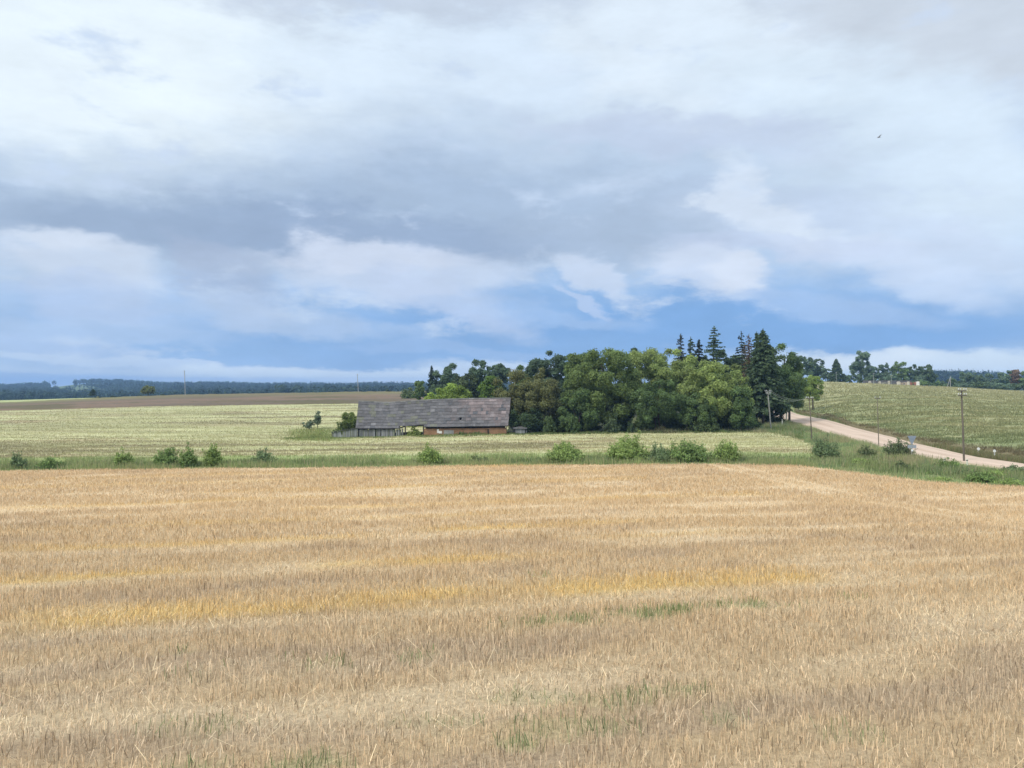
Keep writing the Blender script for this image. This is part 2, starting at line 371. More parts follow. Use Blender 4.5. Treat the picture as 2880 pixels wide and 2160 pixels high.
# ------------------------------------------------------------------ gravel road
RC = np.array([(72, 300), (79, 262), (75.5, 232), (70, 205), (62.5, 168), (54.5, 127), (49.6, 100), (47.4, 86), (48.6, 77), (53, 69), (62, 61), (78, 54), (100, 49)], float)
def catmull(P, n=16):
    out = []
    P = np.vstack([2 * P[0] - P[1], P, 2 * P[-1] - P[-2]])
    for i in range(1, len(P) - 2):
        for t in np.linspace(0, 1, n, endpoint=False):
            a, b, c, d = P[i - 1], P[i], P[i + 1], P[i + 2]
            out.append(0.5 * ((2 * b) + (c - a) * t + (2 * a - 5 * b + 4 * c - d) * t ** 2 + (3 * b - a - 3 * c + d) * t ** 3))
    out.append(P[-2]); return np.array(out)
RCL = catmull(RC, 24)
def road():
    T = np.gradient(RCL, axis=0); T /= np.linalg.norm(T, axis=1)[:, None]; N = np.stack([-T[:, 1], T[:, 0]], 1)
    wd = np.interp(RCL[:, 1], [49, 75, 90, 130, 200, 300], [5.5, 5.2, 5.6, 7, 7.6, 7])
    k = 25; s = np.linspace(-.5, .5, k)
    wob = 0.25 * (vnoise(np.arange(len(RCL)) / 3.0, np.zeros(len(RCL)), 8) - .5)
    P = RCL[:, None, :] + N[:, None, :] * (s[None, :, None] * (wd + wob)[:, None, None])
    X, Y = P[..., 0], P[..., 1]
    z = h(X, Y) + 0.12 + 0.10 * (1 - (2 * s) ** 2)[None, :]
    z[:, 0] -= .25; z[:, -1] -= .25
    V = np.stack([X, Y, z], -1).reshape(-1, 3); m = len(RCL)
    i = np.arange(m - 1)[:, None] * k; j = np.arange(k - 1)[None, :]
    Q = np.stack([i + j, i + j + 1, i + k + j + 1, i + k + j], -1).reshape(-1, 4)
    c = np.tile(np.array([0.55, 0.415, 0.31]), (m, k, 1))
    tr = np.exp(-((np.abs(s) - .2) / .06) ** 2)[None, :] * (0.6 + .4 * vnoise(np.arange(m)[:, None] / 9.0, s[None, :] * 3, 4))
    c = mixc(c, (0.60, 0.455, 0.345), tr)
    c = mixc(c, (0.42, 0.31, 0.22), np.exp(-((np.abs(s + .02) - .33) / .04) ** 2)[None, :] * sstep(.35, .6, fbm(np.arange(m)[:, None] / 7.0 + 0 * s[None, :], s[None, :] * 6, 15, 3)) * .6)
    c = mixc(c, (0.44, 0.31, 0.22), np.exp(-((s + .02) / .05) ** 2)[None, :] * sstep(.4, .6, fbm(np.arange(m)[:, None] / 12.0 + 0 * s[None, :], 0 * s[None, :], 14, 3)) * .7)
    c = mixc(c, (0.40, 0.33, 0.22), (np.abs(s) > .45)[None, :] * 1.0 * np.ones((m, 1)))
    return mesh_obj('road', V, Q, M['road'], c.reshape(-1, 3), None, True)
tag(road(), 'pale pinkish gravel road running beside the copse to the right', 'road', kind='structure')
def road_dist(x, y):
    d = np.full(np.shape(x), 1e9)
    for a, b in zip(RCL[:-1:3], RCL[3::3]):
        ab = b - a; t = np.clip(((x - a[0]) * ab[0] + (y - a[1]) * ab[1]) / (ab @ ab), 0, 1)
        d = np.minimum(d, np.hypot(x - a[0] - t * ab[0], y - a[1] - t * ab[1]))
    return d

# ------------------------------------------------------------------ blades
def blades(name, x, y, z, hgt, wid, lean, col, mat, tip=0.35, segs=1):
    n = len(x)
    a = rng.uniform(0, 2 * np.pi, n)
    dx = np.cos(a) * wid / 2; dy = np.sin(a) * wid / 2 * .5
    la = rng.uniform(0, 2 * np.pi, n); lx = np.cos(la) * lean * hgt; ly = np.sin(la) * lean * hgt
    hz = hgt * np.sqrt(np.maximum(0.05, 1 - lean ** 2))
    B = np.stack([x, y, z - 0.03], 1); W = np.stack([dx, dy, 0 * dx], 1)
    if segs == 1:
        Tp = np.stack([x + lx, y + ly, z + hz], 1)
        V = np.stack([B - W, B + W, Tp + W * tip, Tp - W * tip], 1).reshape(-1, 3)
        Q = (np.arange(n)[:, None] * 4 + np.arange(4)[None, :])
        C = np.repeat(col, 4, 0)
    else:
        Mp = np.stack([x + lx * .3, y + ly * .3, z + hz * .6], 1); Tp = np.stack([x + lx, y + ly, z + hz], 1)
        V = np.stack([B - W, B + W, Mp + W * .9, Mp - W * .9, Tp + W * tip, Tp - W * tip], 1).reshape(-1, 3)
        k = np.arange(n)[:, None] * 6
        Q = np.concatenate([k + np.array([[0, 1, 2, 3]]), k + np.array([[3, 2, 4, 5]])], 0)
        C = np.repeat(col, 6, 0)
    return V, Q, C
def join_blades(name, parts, mat):
    V, Q, C = [], [], []; n = 0
    for v, q, c in parts: V.append(v); Q.append(q + n); C.append(c); n += len(v)
    return mesh_obj(name, np.vstack(V), np.vstack(Q), mat, np.vstack(C))
def scatter_wedge(y0, y1, dens, tmax=0.78):
    n = int(tmax * (y1 ** 2 - y0 ** 2) * dens)
    y = np.sqrt(rng.uniform(y0 ** 2, y1 ** 2, n)); x = rng.uniform(-tmax, tmax, n) * y
    return x, y
def stubble():
    parts = []
    for y0, y1, dens, wlo, whi in ((8.5, 15, 250, .009, .018), (15, 22, 210, .010, .020), (22, 32, 160, .012, .021), (32, 48, 90, .018, .032), (48, 76, 46, .03, .05)):
        x, y = scatter_wedge(y0, y1, dens)
        # drilled rows
        w = y - 0.28 * x; w2 = np.round(w / 0.15) * 0.15 + rng.normal(0, 0.022, len(w)); y = w2 + 0.28 * x
        ok = (y < edge(1440 + F * x / np.maximum(y, 2)) - 0.1) & (y > 7); x, y = x[ok], y[ok]
        n = len(x)
        c, green = stubble_base(x, y)
        gold, pale, grey, _ = field_mix(x, y)
        r = rng.random(n)
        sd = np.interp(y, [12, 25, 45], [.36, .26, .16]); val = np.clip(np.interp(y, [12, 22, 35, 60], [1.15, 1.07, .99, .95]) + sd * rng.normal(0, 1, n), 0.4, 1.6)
        c = c * val[:, None]
        c = mixc(c, (0.70, 0.57, 0.37), (r < 0.10) * .8)
        c = mixc(c, (0.26, 0.19, 0.12), (r > 0.91) * .7 * (1 - .6 * sstep(25, 45, y)))
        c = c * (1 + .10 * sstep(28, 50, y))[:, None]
        isg = rng.random(n) < green * 0.85
        gc = np.array([0.16, 0.22, 0.08]) * rng.uniform(.6, 1.5, n)[:, None] + np.array([.10, .07, .03]) * rng.random(n)[:, None]
        c = np.where(isg[:, None], gc, c)
        c = mixc(c, c.mean(1, keepdims=True) * np.array([1.18, 1.02, .80]), .3 * (1 - sstep(13, 24, y)))
        hg = np.interp(y, [10, 20], [.85, 1.0]) * rng.uniform(.11, .21, n) * (1 - .45 * pale) * (1 + .3 * grey) * (.75 + .5 * fbm(x / 2.5, y / 1.2, 201, 2))
        lean = np.clip(np.abs(rng.normal(0, .27, n)), 0, .8)
        down = rng.random(n) < (.12 + .5 * pale + .25 * gold); lean = np.where(down, rng.uniform(.6, .97, n), lean); hg = np.where(down, hg * 1.15, hg)
        hg = np.where(isg, hg * 1.25, hg)
        parts.append(blades('', x, y, h(x, y) + .05, hg, rng.uniform(wlo, whi, n), lean, c, None, .75))
    # longer loose straw lying on the pale bands
    x, y = scatter_wedge(9, 30, 16)
    _, pale, _, _ = field_mix(x, y); ok = rng.random(len(x)) < .12 + pale; x, y = x[ok], y[ok]; n = len(x)
    c = np.array([0.68, 0.53, 0.32]) * np.clip(rng.normal(1, .18, n), .5, 1.4)[:, None]
    parts.append(blades('', x, y, h(x, y) + rng.uniform(.08, .17, n), rng.uniform(.25, .5, n), rng.uniform(.008, .015, n), rng.uniform(.93, .995, n), c, None, .8))
    return join_blades('stubble_straw', parts, M['straw'])
tag(stubble(), 'cut straw stalks and green weeds standing on the harvested field', 'stubble', kind='stuff')

def green_cols(n, a, b, dry=None, pd=0.0):
    t = rng.random(n)[:, None]
    c = np.array(a) * (1 - t) + np.array(b) * t
    c = c * np.clip(rng.normal(1, .2, n), .5, 1.6)[:, None]
    if dry is not None:
        c = np.where((rng.random(n) < pd)[:, None], np.array(dry) * rng.uniform(.7, 1.3, n)[:, None], c)
    return c
def verge():
    parts = []
    # ditch bank between the stubble and the meadow
    n = 60000; u = rng.uniform(-350, 2300, n); y0 = edge(u); y = y0 + (8.6) * rng.random(n) + .05; x = ux(u, y)
    cl = fbm(x / 3, y / 2, 301, 3)
    hg = rng.uniform(.12, .38, n) * (.35 + 1.9 * sstep(.42, .7, cl))
    c = green_cols(n, (0.22, 0.29, 0.11), (0.36, 0.40, 0.165), (0.48, 0.42, 0.24), .18)
    c = mixc(c, (0.36, 0.345, 0.16), sstep(.5, .7, fbm(x / 6, y / 3, 305, 3)) * .5)
    parts.append(blades('', x, y, h(x, y), hg, rng.uniform(.03, .06, n), np.abs(rng.normal(0, .3, n)).clip(0, .8), c, None, .25))
    # wide weedy verge between the stubble, the meadow corner and the road
    n = 190000; x = rng.uniform(22, 80, n); y = rng.uniform(48, 182, n); u = 1440 + F * x / y
    d = road_dist(x, y); cl = fbm(x / 3.2, y / 3.2, 311, 3)
    inside = (y > edge(u)) & (d > np.interp(y, [49, 75, 90, 130, 200], [2.5, 2.4, 2.6, 3.3, 3.6])) & (y < road_right(u) + 2)
    meadow = (y > 83) & (y < meadow_far(u + 46 * (fbm(x / 2.6, y / 2.6, 170, 3) - .5)) - .3)
    ok = inside & ~meadow & (x < 72); x, y, u, d, cl = x[ok], y[ok], u[ok], d[ok], cl[ok]; n = len(x)
    hg = rng.uniform(.25, .55, n) * (.45 + 1.6 * sstep(.38, .72, cl)) * sstep(0, 4, d - 1.2) * np.where(y < edge(u) + 2.5, .6, 1)
    c = green_cols(n, (0.22, 0.29, 0.125), (0.37, 0.40, 0.175), (0.48, 0.41, 0.25), .2)
    c = mixc(c, (0.40, 0.325, 0.19), sstep(.5, .66, fbm(x / 4, y / 4, 315, 3)) * .75)
    c = mixc(c, (0.14, 0.215, 0.105), sstep(.55, .7, fbm(x / 3, y / 3, 317, 3)) * .7)
    parts.append(blades('', x, y, h(x, y), hg, rng.uniform(.03, .065, n), np.abs(rng.normal(0, .3, n)).clip(0, .8), c, None, .25))
    # brown dry weeds on the far side of the road
    n = 60000; u = rng.uniform(2235, 3300, n); y = road_right(u) + rng.random(n) ** 1.3 * 7 - .3; x = ux(u, y)
    d = road_dist(x, y); ok = d > np.interp(y, [49, 75, 90, 130, 200], [2.8, 2.7, 2.9, 3.7, 4.0]); x, y = x[ok], y[ok]; n = len(x)
    hg = rng.uniform(.25, .7, n) * (.5 + .9 * fbm(x / 3, y / 3, 321, 3))
    c = green_cols(n, (0.26, 0.20, 0.125), (0.27, 0.265, 0.12), (0.18, 0.21, 0.085), .3)
    parts.append(blades('', x, y, h(x, y), hg, rng.uniform(.03, .07, n), np.abs(rng.normal(0, .3, n)).clip(0, .8), c, None, .3))
    # rough grass round the barn and in front of the copse
    n = 26000; u = rng.uniform(800, 2260, n); y = np.where(u < 1430, rng.uniform(126, 129.4, n), rng.uniform(127.2, 131, n)); y = np.where(u > 2120, rng.uniform(112, 150, n), y); x = ux(u, y)
    ok = road_dist(x, y) > 4; x, y, u = x[ok], y[ok], u[ok]; n = len(x)
    hg = rng.uniform(.25, .6, n) * (.4 + 1.3 * fbm(x / 2, y / 2, 331, 3))
    c = green_cols(n, (0.10, 0.155, 0.05), (0.20, 0.24, 0.08), (0.28, 0.24, 0.12), .1)
    parts.append(blades('', x, y, h(x, y), hg, rng.uniform(.05, .1, n), np.abs(rng.normal(0, .3, n)).clip(0, .8), c, None, .25))
    # patch beside the lean-to
    n = 5000; u = 885 + rng.normal(0, 40, n); y = rng.uniform(118, 150, n); x = ux(u, y)
    ok = (u < 945) | (y < 128); x, y = x[ok], y[ok]; n = len(x)
    c = green_cols(n, (0.18, 0.24, 0.075), (0.28, 0.32, 0.11), (0.34, 0.30, 0.15), .2)
    parts.append(blades('', x, y, h(x, y) + .2, rng.uniform(.2, .6, n), rng.uniform(.06, .1, n), np.abs(rng.normal(0, .3, n)).clip(0, .8), c, None, .25))
    for u, Y, w, n in [(52, 78.3, 2.2, 500), (142, 78, 2.4, 500), (250, 79, 2.5, 300), (346, 78.4, 1.8, 400), (470, 78.4, 2.2, 600), (530, 78, 1.5, 400), (600, 78.4, 1.8, 500), (690, 79, 2.5, 400), (745, 78.8, 2.2, 500), (860, 79, 2.5, 300), (1020, 79, 2.5, 250), (1210, 78.8, 1.8, 400), (1350, 78.8, 2.5, 500), (1480, 79, 2.5, 250), (1600, 79.2, 2.4, 500), (1700, 79.2, 2, 400), (1800, 79.6, 2.4, 600), (1900, 79.3, 2.4, 600), (2060, 79.3, 2.2, 600), (2140, 80, 2.5, 500), (2230, 81, 3, 700), (2322, 83.5, 2.4, 700), (2400, 80, 3, 900), (2450, 84, 2, 600), (2540, 84, 2.4, 800), (2620, 75, 3, 900), (2680, 73, 2.4, 800), (2740, 71, 2.8, 800), (2800, 68, 3, 900), (2860, 70, 2.6, 900), (2560, 72, 3, 700), (2480, 76, 3, 700)]:
        x = ux(u, Y) + rng.normal(0, w * .6, n); y = Y + rng.normal(0, .9, n); ok = (y > edge(1440 + F * x / y) + .2) & (road_dist(x, y) > 3); x, y = x[ok], y[ok]; n2 = len(x)
        if n2 == 0: continue
        t = rng.random(); base = np.array([.14, .19, .08]) * (1 - t) + np.array([.24, .27, .11]) * t
        c = base * np.clip(rng.normal(1.15, .25, n2), .5, 1.8)[:, None]; c = np.where((rng.random(n2) < .12)[:, None], np.array([.38, .33, .2]), c)
        parts.append(blades('', x, y, h(x, y), rng.uniform(.25, .75, n2) * rng.uniform(.6, 1.0), rng.uniform(.05, .11, n2), np.abs(rng.normal(0, .3, n2)).clip(0, .8), c, None, .2))
    return join_blades('verge_grass', parts, M['blade'])
tag(verge(), 'tall rough green grass and weeds along ditch, road and barn', 'grass', kind='stuff')

def meadow_tufts():
    parts = []
    for ya, yb, n, w in ((83, 110, 60000, (.05, .09)), (110, 165, 60000, (.08, .14)), (165, 260, 50000, (.14, .25))):
        y = rng.uniform(ya, yb, n); x = rng.uniform(-.68, .4, n) * y; u = 1440 + F * x / y
        ok = (y < meadow_far(u + 46 * (fbm(x / 2.6, y / 2.6, 170, 3) - .5))) & (y > meadow_near(u) + .8)
        # keep clear of the barn
        ok &= ~((x > -31) & (x < 4) & (y > 127.5) & (y < 143))
        x, y = x[ok], y[ok]; c = meadow_col(x, y) * np.clip(rng.normal(1.0, .09, len(x)), .7, 1.3)[:, None]
        n2 = len(x)
        parts.append(blades('', x, y, h(x, y) + .30 + meadow_z(x, y), rng.uniform(.08, .26, n2), rng.uniform(w[0], w[1], n2), np.abs(rng.normal(0, .3, n2)).clip(0, .8), c, None, .5))
    return join_blades('grain_ears', parts, M['blade'])
tag(meadow_tufts(), 'pale ripening grain ears covering the field around the barn', 'grain', kind='stuff')
def crop_leaves():
    parts = []
    for ya, yb, n, w, hh in ((66, 150, 90000, (.08, .18), (.15, .4)), (150, 250, 60000, (.15, .3), (.15, .45)), (250, 400, 40000, (.25, .5), (.2, .5))):
        y = rng.uniform(ya, yb, n); u = rng.uniform(2240, 3200, n); x = ux(u, y)
        ok = (y > crop_near(u) + 1); x, y = x[ok], y[ok]
        cl = fbm(x / 4, y / 3, 401, 3); k = rng.random(len(x)) < .25 + 1.1 * sstep(.35, .65, cl); x, y, cl = x[k], y[k], cl[k]
        n2 = len(x); c = crop_col(x, y) * np.clip(rng.normal(.98, .13, n2), .6, 1.4)[:, None]
        z = h(x, y) + .45 + 0.55 * (streak(x, y, 150, 7, 1.2, 0.0) - .5)
        parts.append(blades('', x, y, z, rng.uniform(hh[0], hh[1], n2) * (.5 + cl), rng.uniform(w[0], w[1], n2), np.abs(rng.normal(0, .45, n2)).clip(0, .9), c, None, .4))
    return join_blades('crop_leaves', parts, M['blade'])
tag(crop_leaves(), 'dense leafy crop plants covering the slope beyond the road', 'crop', kind='stuff')

# ------------------------------------------------------------------ trees
def unit(v): return v / (np.linalg.norm(v, axis=-1, keepdims=True) + 1e-9)
def leaf_quads(P, N, size, aspect, hang=0.0):
    n = len(P)
    a = rng.normal(0, 1, (n, 3)); a[:, 2] -= hang * 2.5
    N = unit(N); a = a - (a * N).sum(1, keepdims=True) * N; a = unit(a); b = np.cross(N, a)
    s = size[:, None]; asp = aspect
    bend = N * s * .25
    V = np.stack([P + a * s - bend, P + b * s * asp, P - a * s - bend, P - b * s * asp], 1).reshape(-1, 3)
    Q = np.arange(n)[:, None] * 4 + np.arange(4)[None, :]
    return V, Q
def lobe_leaves(lobes, cc, dens, size, base, alt, var=.18, hang=0.0, squash=.85, aspect=.55, lobevar=.16):
    """leaf faces over a set of lobes (x, y, z, r); cc is the crown centre"""
    Vs, Qs, Cs = [], [], []; n0 = 0
    for (x, y, z, r) in lobes:
        c = np.array([x, y, z]); n = max(12, int(dens * r * r))
        out = unit(c - cc); d = unit(rng.normal(0, 1, (n, 3)) + out * .55 + np.array([0, 0, .35]))
        rad = r * (rng.uniform(.2, 1.0, n) ** .5) * np.clip(rng.normal(1, .16, n), .5, 1.5)
        P = c + d * rad[:, None] * np.array([1, 1, squash]); P[:, 2] -= hang * r * rng.random(n) * .8
        N = d + rng.normal(0, .45, (n, 3))
        s = size * rng.uniform(.6, 1.35, n)
        V, Q = leaf_quads(P, N, s, aspect, hang)
        t = rng.random(n)[:, None] * .6 + rng.random() * .4
        col = (np.array(base) * (1 - t) + np.array(alt) * t) * np.clip(rng.normal(1, var, n), .45, 1.7)[:, None] * np.clip(rng.normal(1, lobevar), .6, 1.4)
        Vs.append(V); Qs.append(Q + n0); Cs.append(np.repeat(col, 4, 0)); n0 += len(V)
    return np.vstack(Vs), np.vstack(Qs), np.vstack(Cs)
def crown_lobes(cc, rad, n, lr, low=-.95, irregular=.22, inner=.25, up=1.2, down=.8, box=.35):
    L = []
    ph = rng.uniform(0, 6.28, 3)
    while len(L) < n:
        d = unit(rng.normal(0, 1, 3))
        if d[2] < low: continue
        az = math.atan2(d[1], d[0])
        k = 1 + irregular * (math.sin(2 * az + ph[0]) * .4 + math.sin(3 * az + ph[1] + 2 * d[2]) * .4 + float(np.clip(rng.normal(0, .4), -.8, .45)))
        f = rng.uniform(.35, .65) if rng.random() < inner else rng.uniform(.74, 1.0)
        hz = math.sqrt(max(1e-6, 1 - d[2] ** 2)); b = hz ** (-box) if hz > .25 else .25 ** (-box)
        if d[2] < 0: b *= 1.04
        p = cc + np.array([d[0] * b, d[1] * b, d[2] * (up if d[2] > 0 else down)]) * rad * f * np.array([k, k, 1 + (k - 1) * .6])
        L.append((p[0], p[1], p[2], lr * rng.uniform(.6, 1.4)))
    return np.array(L)
BARK = (0.10, 0.085, 0.065)
def broadleaf(name, label, u, vtop, hw, Y, base, alt, group=None, cat='tree', low=.12, lobes=60, lobe=.24, dens=150, leaf=.2, hang=0.0, aspect=.55,
              depth=1.0, irregular=.18, squash=.85, stems=1, bark=BARK, lobevar=.13, lean=0.0, hollow=.3, lowcut=-.95, box=.3):
    x = ux(u, Y); g = float(h(x, Y)); top = vz(vtop, Y); H = top - g; W = hw / F * Y
    root = thing(name, label, cat, (x, Y, g), group)
    cb = H * low; cc = np.array([lean * H, 0, cb + (H - cb) * .42]); lr = lobe * (W * .6 + (H - cb) * .2)
    rad = np.array([max(W - lr * .8, W * .4), max(W * depth - lr * .8, W * .4), max((H - cb) / 2 - lr * .7, H * .2)])
    L = crown_lobes(cc, rad, int(lobes * 1.25), lr, low=lowcut, irregular=irregular, inner=hollow, box=box)
    mb = MB(); tr = max(.06, H * .018)
    for s in range(stems):
        off = np.array([0.0, 0, 0]) if stems == 1 else np.array([rng.normal(0, W * .08), rng.normal(0, W * .08), 0])
        tgt = cc + rng.normal(0, .15, 3) * rad
        k = np.linspace(0, 1, 7)[:, None]
        P = off * (1 - k) + (tgt + np.array([0, 0, rad[2] * .5])) * k + np.sin(k * 3.1) * rng.normal(0, .1, 3) * W * .4
        P[0, 2] = -.4
        mb.tube(P, np.linspace(tr * 1.25, tr * .35, 7) / math.sqrt(stems), bark, 7)
        for q in range(5 if H > 6 else 3):
            j = rng.integers(2, 6); tg = L[rng.integers(len(L))][:3]
            kk = np.linspace(0, 1, 5)[:, None]; PP = P[j] * (1 - kk) + tg * kk + np.array([0, 0, 1]) * np.sin(kk * 3.14) * .08 * H
            mb.tube(PP, np.linspace(tr * .5, tr * .12, 5), bark, 5)
    mb.build('trunk', M['bark'], root, True)
    V, Q, C = lobe_leaves(L, cc, dens, leaf, base, alt, hang=hang, squash=squash, aspect=aspect, lobevar=lobevar)
    mesh_obj('crown', V, Q, M['leaf'], C, root)
    return root
def conifer(name, label, u, vtop, hw, Y, base, alt, group=None, start=.12, step=.42, power=.85, dens=1.0, leaf=.26, droop=.25, bark=BARK, ragged=.25, topthin=0, nbr=8, upturn=.0):
    x = ux(u, Y); g = float(h(x, Y)); H = vz(vtop, Y) - g; W = hw / F * Y
    root = thing(name, label, 'tree', (x, Y, g), group)
    mb = MB(); mb.tube(np.array([[0, 0, -.4], [0.02 * H * rng.normal(), 0, H * .5], [0, 0, H * .99]]), [H * .014, H * .009, .03], bark, 7)
    Ps, Ns, S = [], [], []
    z = H * start
    while z < H * .985:
        f = (z - H * start) / (H * (1 - start)); L0 = W * (1 - f) ** power + .12
        nb = max(4, int(nbr * (1 - .4 * f)))
        for b in range(nb):
            if rng.random() < ragged * .5: continue
            a = rng.uniform(0, 6.28); L = L0 * rng.uniform(1 - ragged * 1.3, 1 + ragged * .5)
            m = max(6, int(L / .075 * dens)); t = np.sort(rng.random(m)) ** .8
            dz = -droop * L * t + upturn * L * t ** 2 + L * .06
            w = .24 * L * (1 - t * .75) + .07
            lat = rng.normal(0, .5, m) * w
            P = np.stack([np.cos(a) * L * t - np.sin(a) * lat, np.sin(a) * L * t + np.cos(a) * lat, z + dz - np.abs(rng.normal(0, .10, m))], 1)
            N = np.stack([np.cos(a) * .3 + rng.normal(0, .4, m), np.sin(a) * .3 + rng.normal(0, .4, m), .7 + rng.normal(0, .4, m)], 1)
            Ps.append(P); Ns.append(N); S.append(np.full(m, leaf * 1.15) * rng.uniform(.6, 1.25, m) * (.65 + .35 * (1 - f)))
            if L > .8 and rng.random() < .5:
                mb.tube(np.array([[0, 0, z], [np.cos(a) * L * .5, np.sin(a) * L * .5, z - droop * L * .5], [np.cos(a) * L * .9, np.sin(a) * L * .9, z - droop * L * .9 + upturn * L * .8]]), [.035, .025, .01], bark, 4)
        z += step * (1 - .45 * f) * rng.uniform(.75, 1.25)
    # leader
    m = 14; Ps.append(np.stack([rng.normal(0, .07, m), rng.normal(0, .07, m), H * (1 - .05 * rng.random(m))], 1)); Ns.append(rng.normal(0, 1, (m, 3))); S.append(np.full(m, leaf * .5))
    P = np.vstack(Ps); N = np.vstack(Ns); S = np.concatenate(S)
    mb.build('trunk', M['bark'], root, True)
    V, Q = leaf_quads(P, N, S, .45, .25)
    t = rng.random(len(P))[:, None]
    c = (np.array(base) * (1 - t) + np.array(alt) * t) * np.clip(rng.normal(1, .22, len(P)), .4, 1.7)[:, None]
    mesh_obj('crown', V, Q, M['leaf'], np.repeat(c, 4, 0), root)
    return root
def shrub(name, label, u, vtop, hw, Y, base, alt, group=None, stems=40, leaf=.1, dens=26, spread=.9, upright=.6, cat='shrub', aspect=.4, gap=0.0):
    """a bush of many leafy shoots rising and spreading from its foot"""
    x = ux(u, Y); g = float(h(x, Y)); H = vz(vtop, Y) - g; W = hw / F * Y
    Ps, Ns = [], []; mb = MB()
    for s in range(stems):
        a = rng.uniform(0, 6.28); r = math.sqrt(rng.random())
        bx, by = math.cos(a) * r * W * .45, math.sin(a) * r * W * .45
        hh = H * (1 - .6 * r ** 2) * rng.uniform(.4, 1.0) * (1.22 if rng.random() < .22 else .9); tx, ty = math.cos(a) * r * W * spread, math.sin(a) * r * W * spread
        tx += rng.normal(0, W * .08); ty += rng.normal(0, W * .08)
        k = np.array([0, .5, 1])[:, None]
        P = np.array([[bx, by, -.1], [(bx + tx) * .5, (by + ty) * .5, hh * (.5 + .1 * upright)], [tx, ty, hh]])
        mb.tube(P, [.02 + H * .004, .014, .005], (0.10, 0.09, 0.05), 4, cap=False)
        m = max(6, int(dens * hh)); t = .12 + .88 * rng.random(m) ** .8
        pp = (1 - t)[:, None] ** 2 * P[0] + (2 * t * (1 - t))[:, None] * P[1] + (t ** 2)[:, None] * P[2]
        pp = pp + rng.normal(0, 1, (m, 3)) * (W * .09 + .05) * (1.1 - t * .6)[:, None] * np.array([1, 1, .7]); pp[:, 2] = np.maximum(pp[:, 2], .03)
        Ps.append(pp); Ns.append(np.stack([pp[:, 0] / (W + .1) + rng.normal(0, .5, m), pp[:, 1] / (W + .1) + rng.normal(0, .5, m), .55 + rng.normal(0, .5, m)], 1))
    P = np.vstack(Ps); N = np.vstack(Ns); n = len(P)
    V, Q = leaf_quads(P, N, leaf * rng.uniform(.6, 1.4, n), aspect, -.3)
    t = rng.random(n)[:, None]; cl = fbm(P[:, 0] / (W * .4 + .1) + u, P[:, 2] / (H * .35 + .1), int(u), 2)
    c = (np.array(base) * (1 - t) + np.array(alt) * t) * (np.clip(rng.normal(1, .2, n), .45, 1.6) * (.8 + .4 * cl))[:, None]
    mb.add(V, Q, np.repeat(c, 4, 0))
    o = mb.build(name, M['leaf'])
    o.location = (x, Y, g)
    return tag(o, label, cat, group)

G_WIL = ((0.118, 0.165, 0.052), (0.168, 0.21, 0.07)); G_WIL2 = ((0.148, 0.19, 0.058), (0.20, 0.235, 0.078))
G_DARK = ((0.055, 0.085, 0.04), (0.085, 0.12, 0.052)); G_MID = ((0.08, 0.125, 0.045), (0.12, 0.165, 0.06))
G_BLUE = ((0.07, 0.105, 0.06), (0.10, 0.14, 0.08)); G_BRT = ((0.17, 0.24, 0.05), (0.24, 0.30, 0.07)); G_OLV = ((0.15, 0.162, 0.062), (0.20, 0.20, 0.085))
G_SPR = ((0.045, 0.07, 0.035), (0.075, 0.10, 0.05)); G_BRN = ((0.17, 0.115, 0.065), (0.22, 0.16, 0.095))
def _br(p, k): return tuple(tuple(v * k for v in c) for c in p)
G_WIL, G_WIL2, G_BRT, G_OLV = _br(G_WIL, 1.25), _br(G_WIL2, 1.6), _br(G_BRT, 1.3), _br(G_OLV, 1.1)
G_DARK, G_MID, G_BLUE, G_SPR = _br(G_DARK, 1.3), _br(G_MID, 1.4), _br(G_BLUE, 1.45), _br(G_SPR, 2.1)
GC = 'trees of the copse beside the barn'; GS = 'spruces standing above the copse'; GH = 'trees along the far hedgerow'; GD = 'shrubs along the ditch'
BL = broadleaf
# front row of the copse
BL('willow_tree', 'olive brown rounded willow just right of the barn roof', 1485, 1030, 98, 139, *G_OLV, group=GC, low=.08, lobes=95, lobe=.17, dens=330, leaf=.17, hang=.25)
BL('willow_tree', 'tallest broad green willow in the middle of the copse, trunk fork showing', 1688, 978, 128, 140, *G_WIL, group=GC, low=.04, lobes=150, lobe=.15, dens=330, leaf=.18, hang=.2, stems=2)
BL('willow_tree', 'pale green willow behind the two largest willows of the copse', 1868, 972, 120, 152, *G_WIL2, group=GC, low=.15, lobes=120, lobe=.16, dens=300, leaf=.19, hang=.2)
BL('willow_tree', 'broad pale topped willow at the right front of the copse', 2010, 1008, 108, 137, *G_WIL2, group=GC, low=.05, lobes=140, lobe=.15, dens=330, leaf=.17, hang=.2, stems=2)
BL('willow_tree', 'dark green dense willow between tallest willow and pale topped willow', 1850, 1060, 85, 133.5, *G_MID, group=GC, low=.04, lobes=80, lobe=.19, dens=330, leaf=.16, hang=.2, stems=2)
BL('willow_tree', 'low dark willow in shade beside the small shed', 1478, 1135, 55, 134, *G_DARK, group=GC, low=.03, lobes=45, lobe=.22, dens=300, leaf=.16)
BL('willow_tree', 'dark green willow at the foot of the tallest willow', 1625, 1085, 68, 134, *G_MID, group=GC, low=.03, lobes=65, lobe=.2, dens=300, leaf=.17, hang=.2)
BL('willow_tree', 'drooping green willow on the copse edge by the grassy corner', 2085, 1080, 38, 131, *G_MID, group=GC, low=.03, lobes=60, lobe=.24, dens=330, leaf=.15, hang=.4)
BL('willow_tree', 'dark round willow below the pale topped willow', 1960, 1110, 60, 132, *G_MID, group=GC, low=.03, lobes=55, lobe=.22, dens=320, leaf=.16, hang=.2)
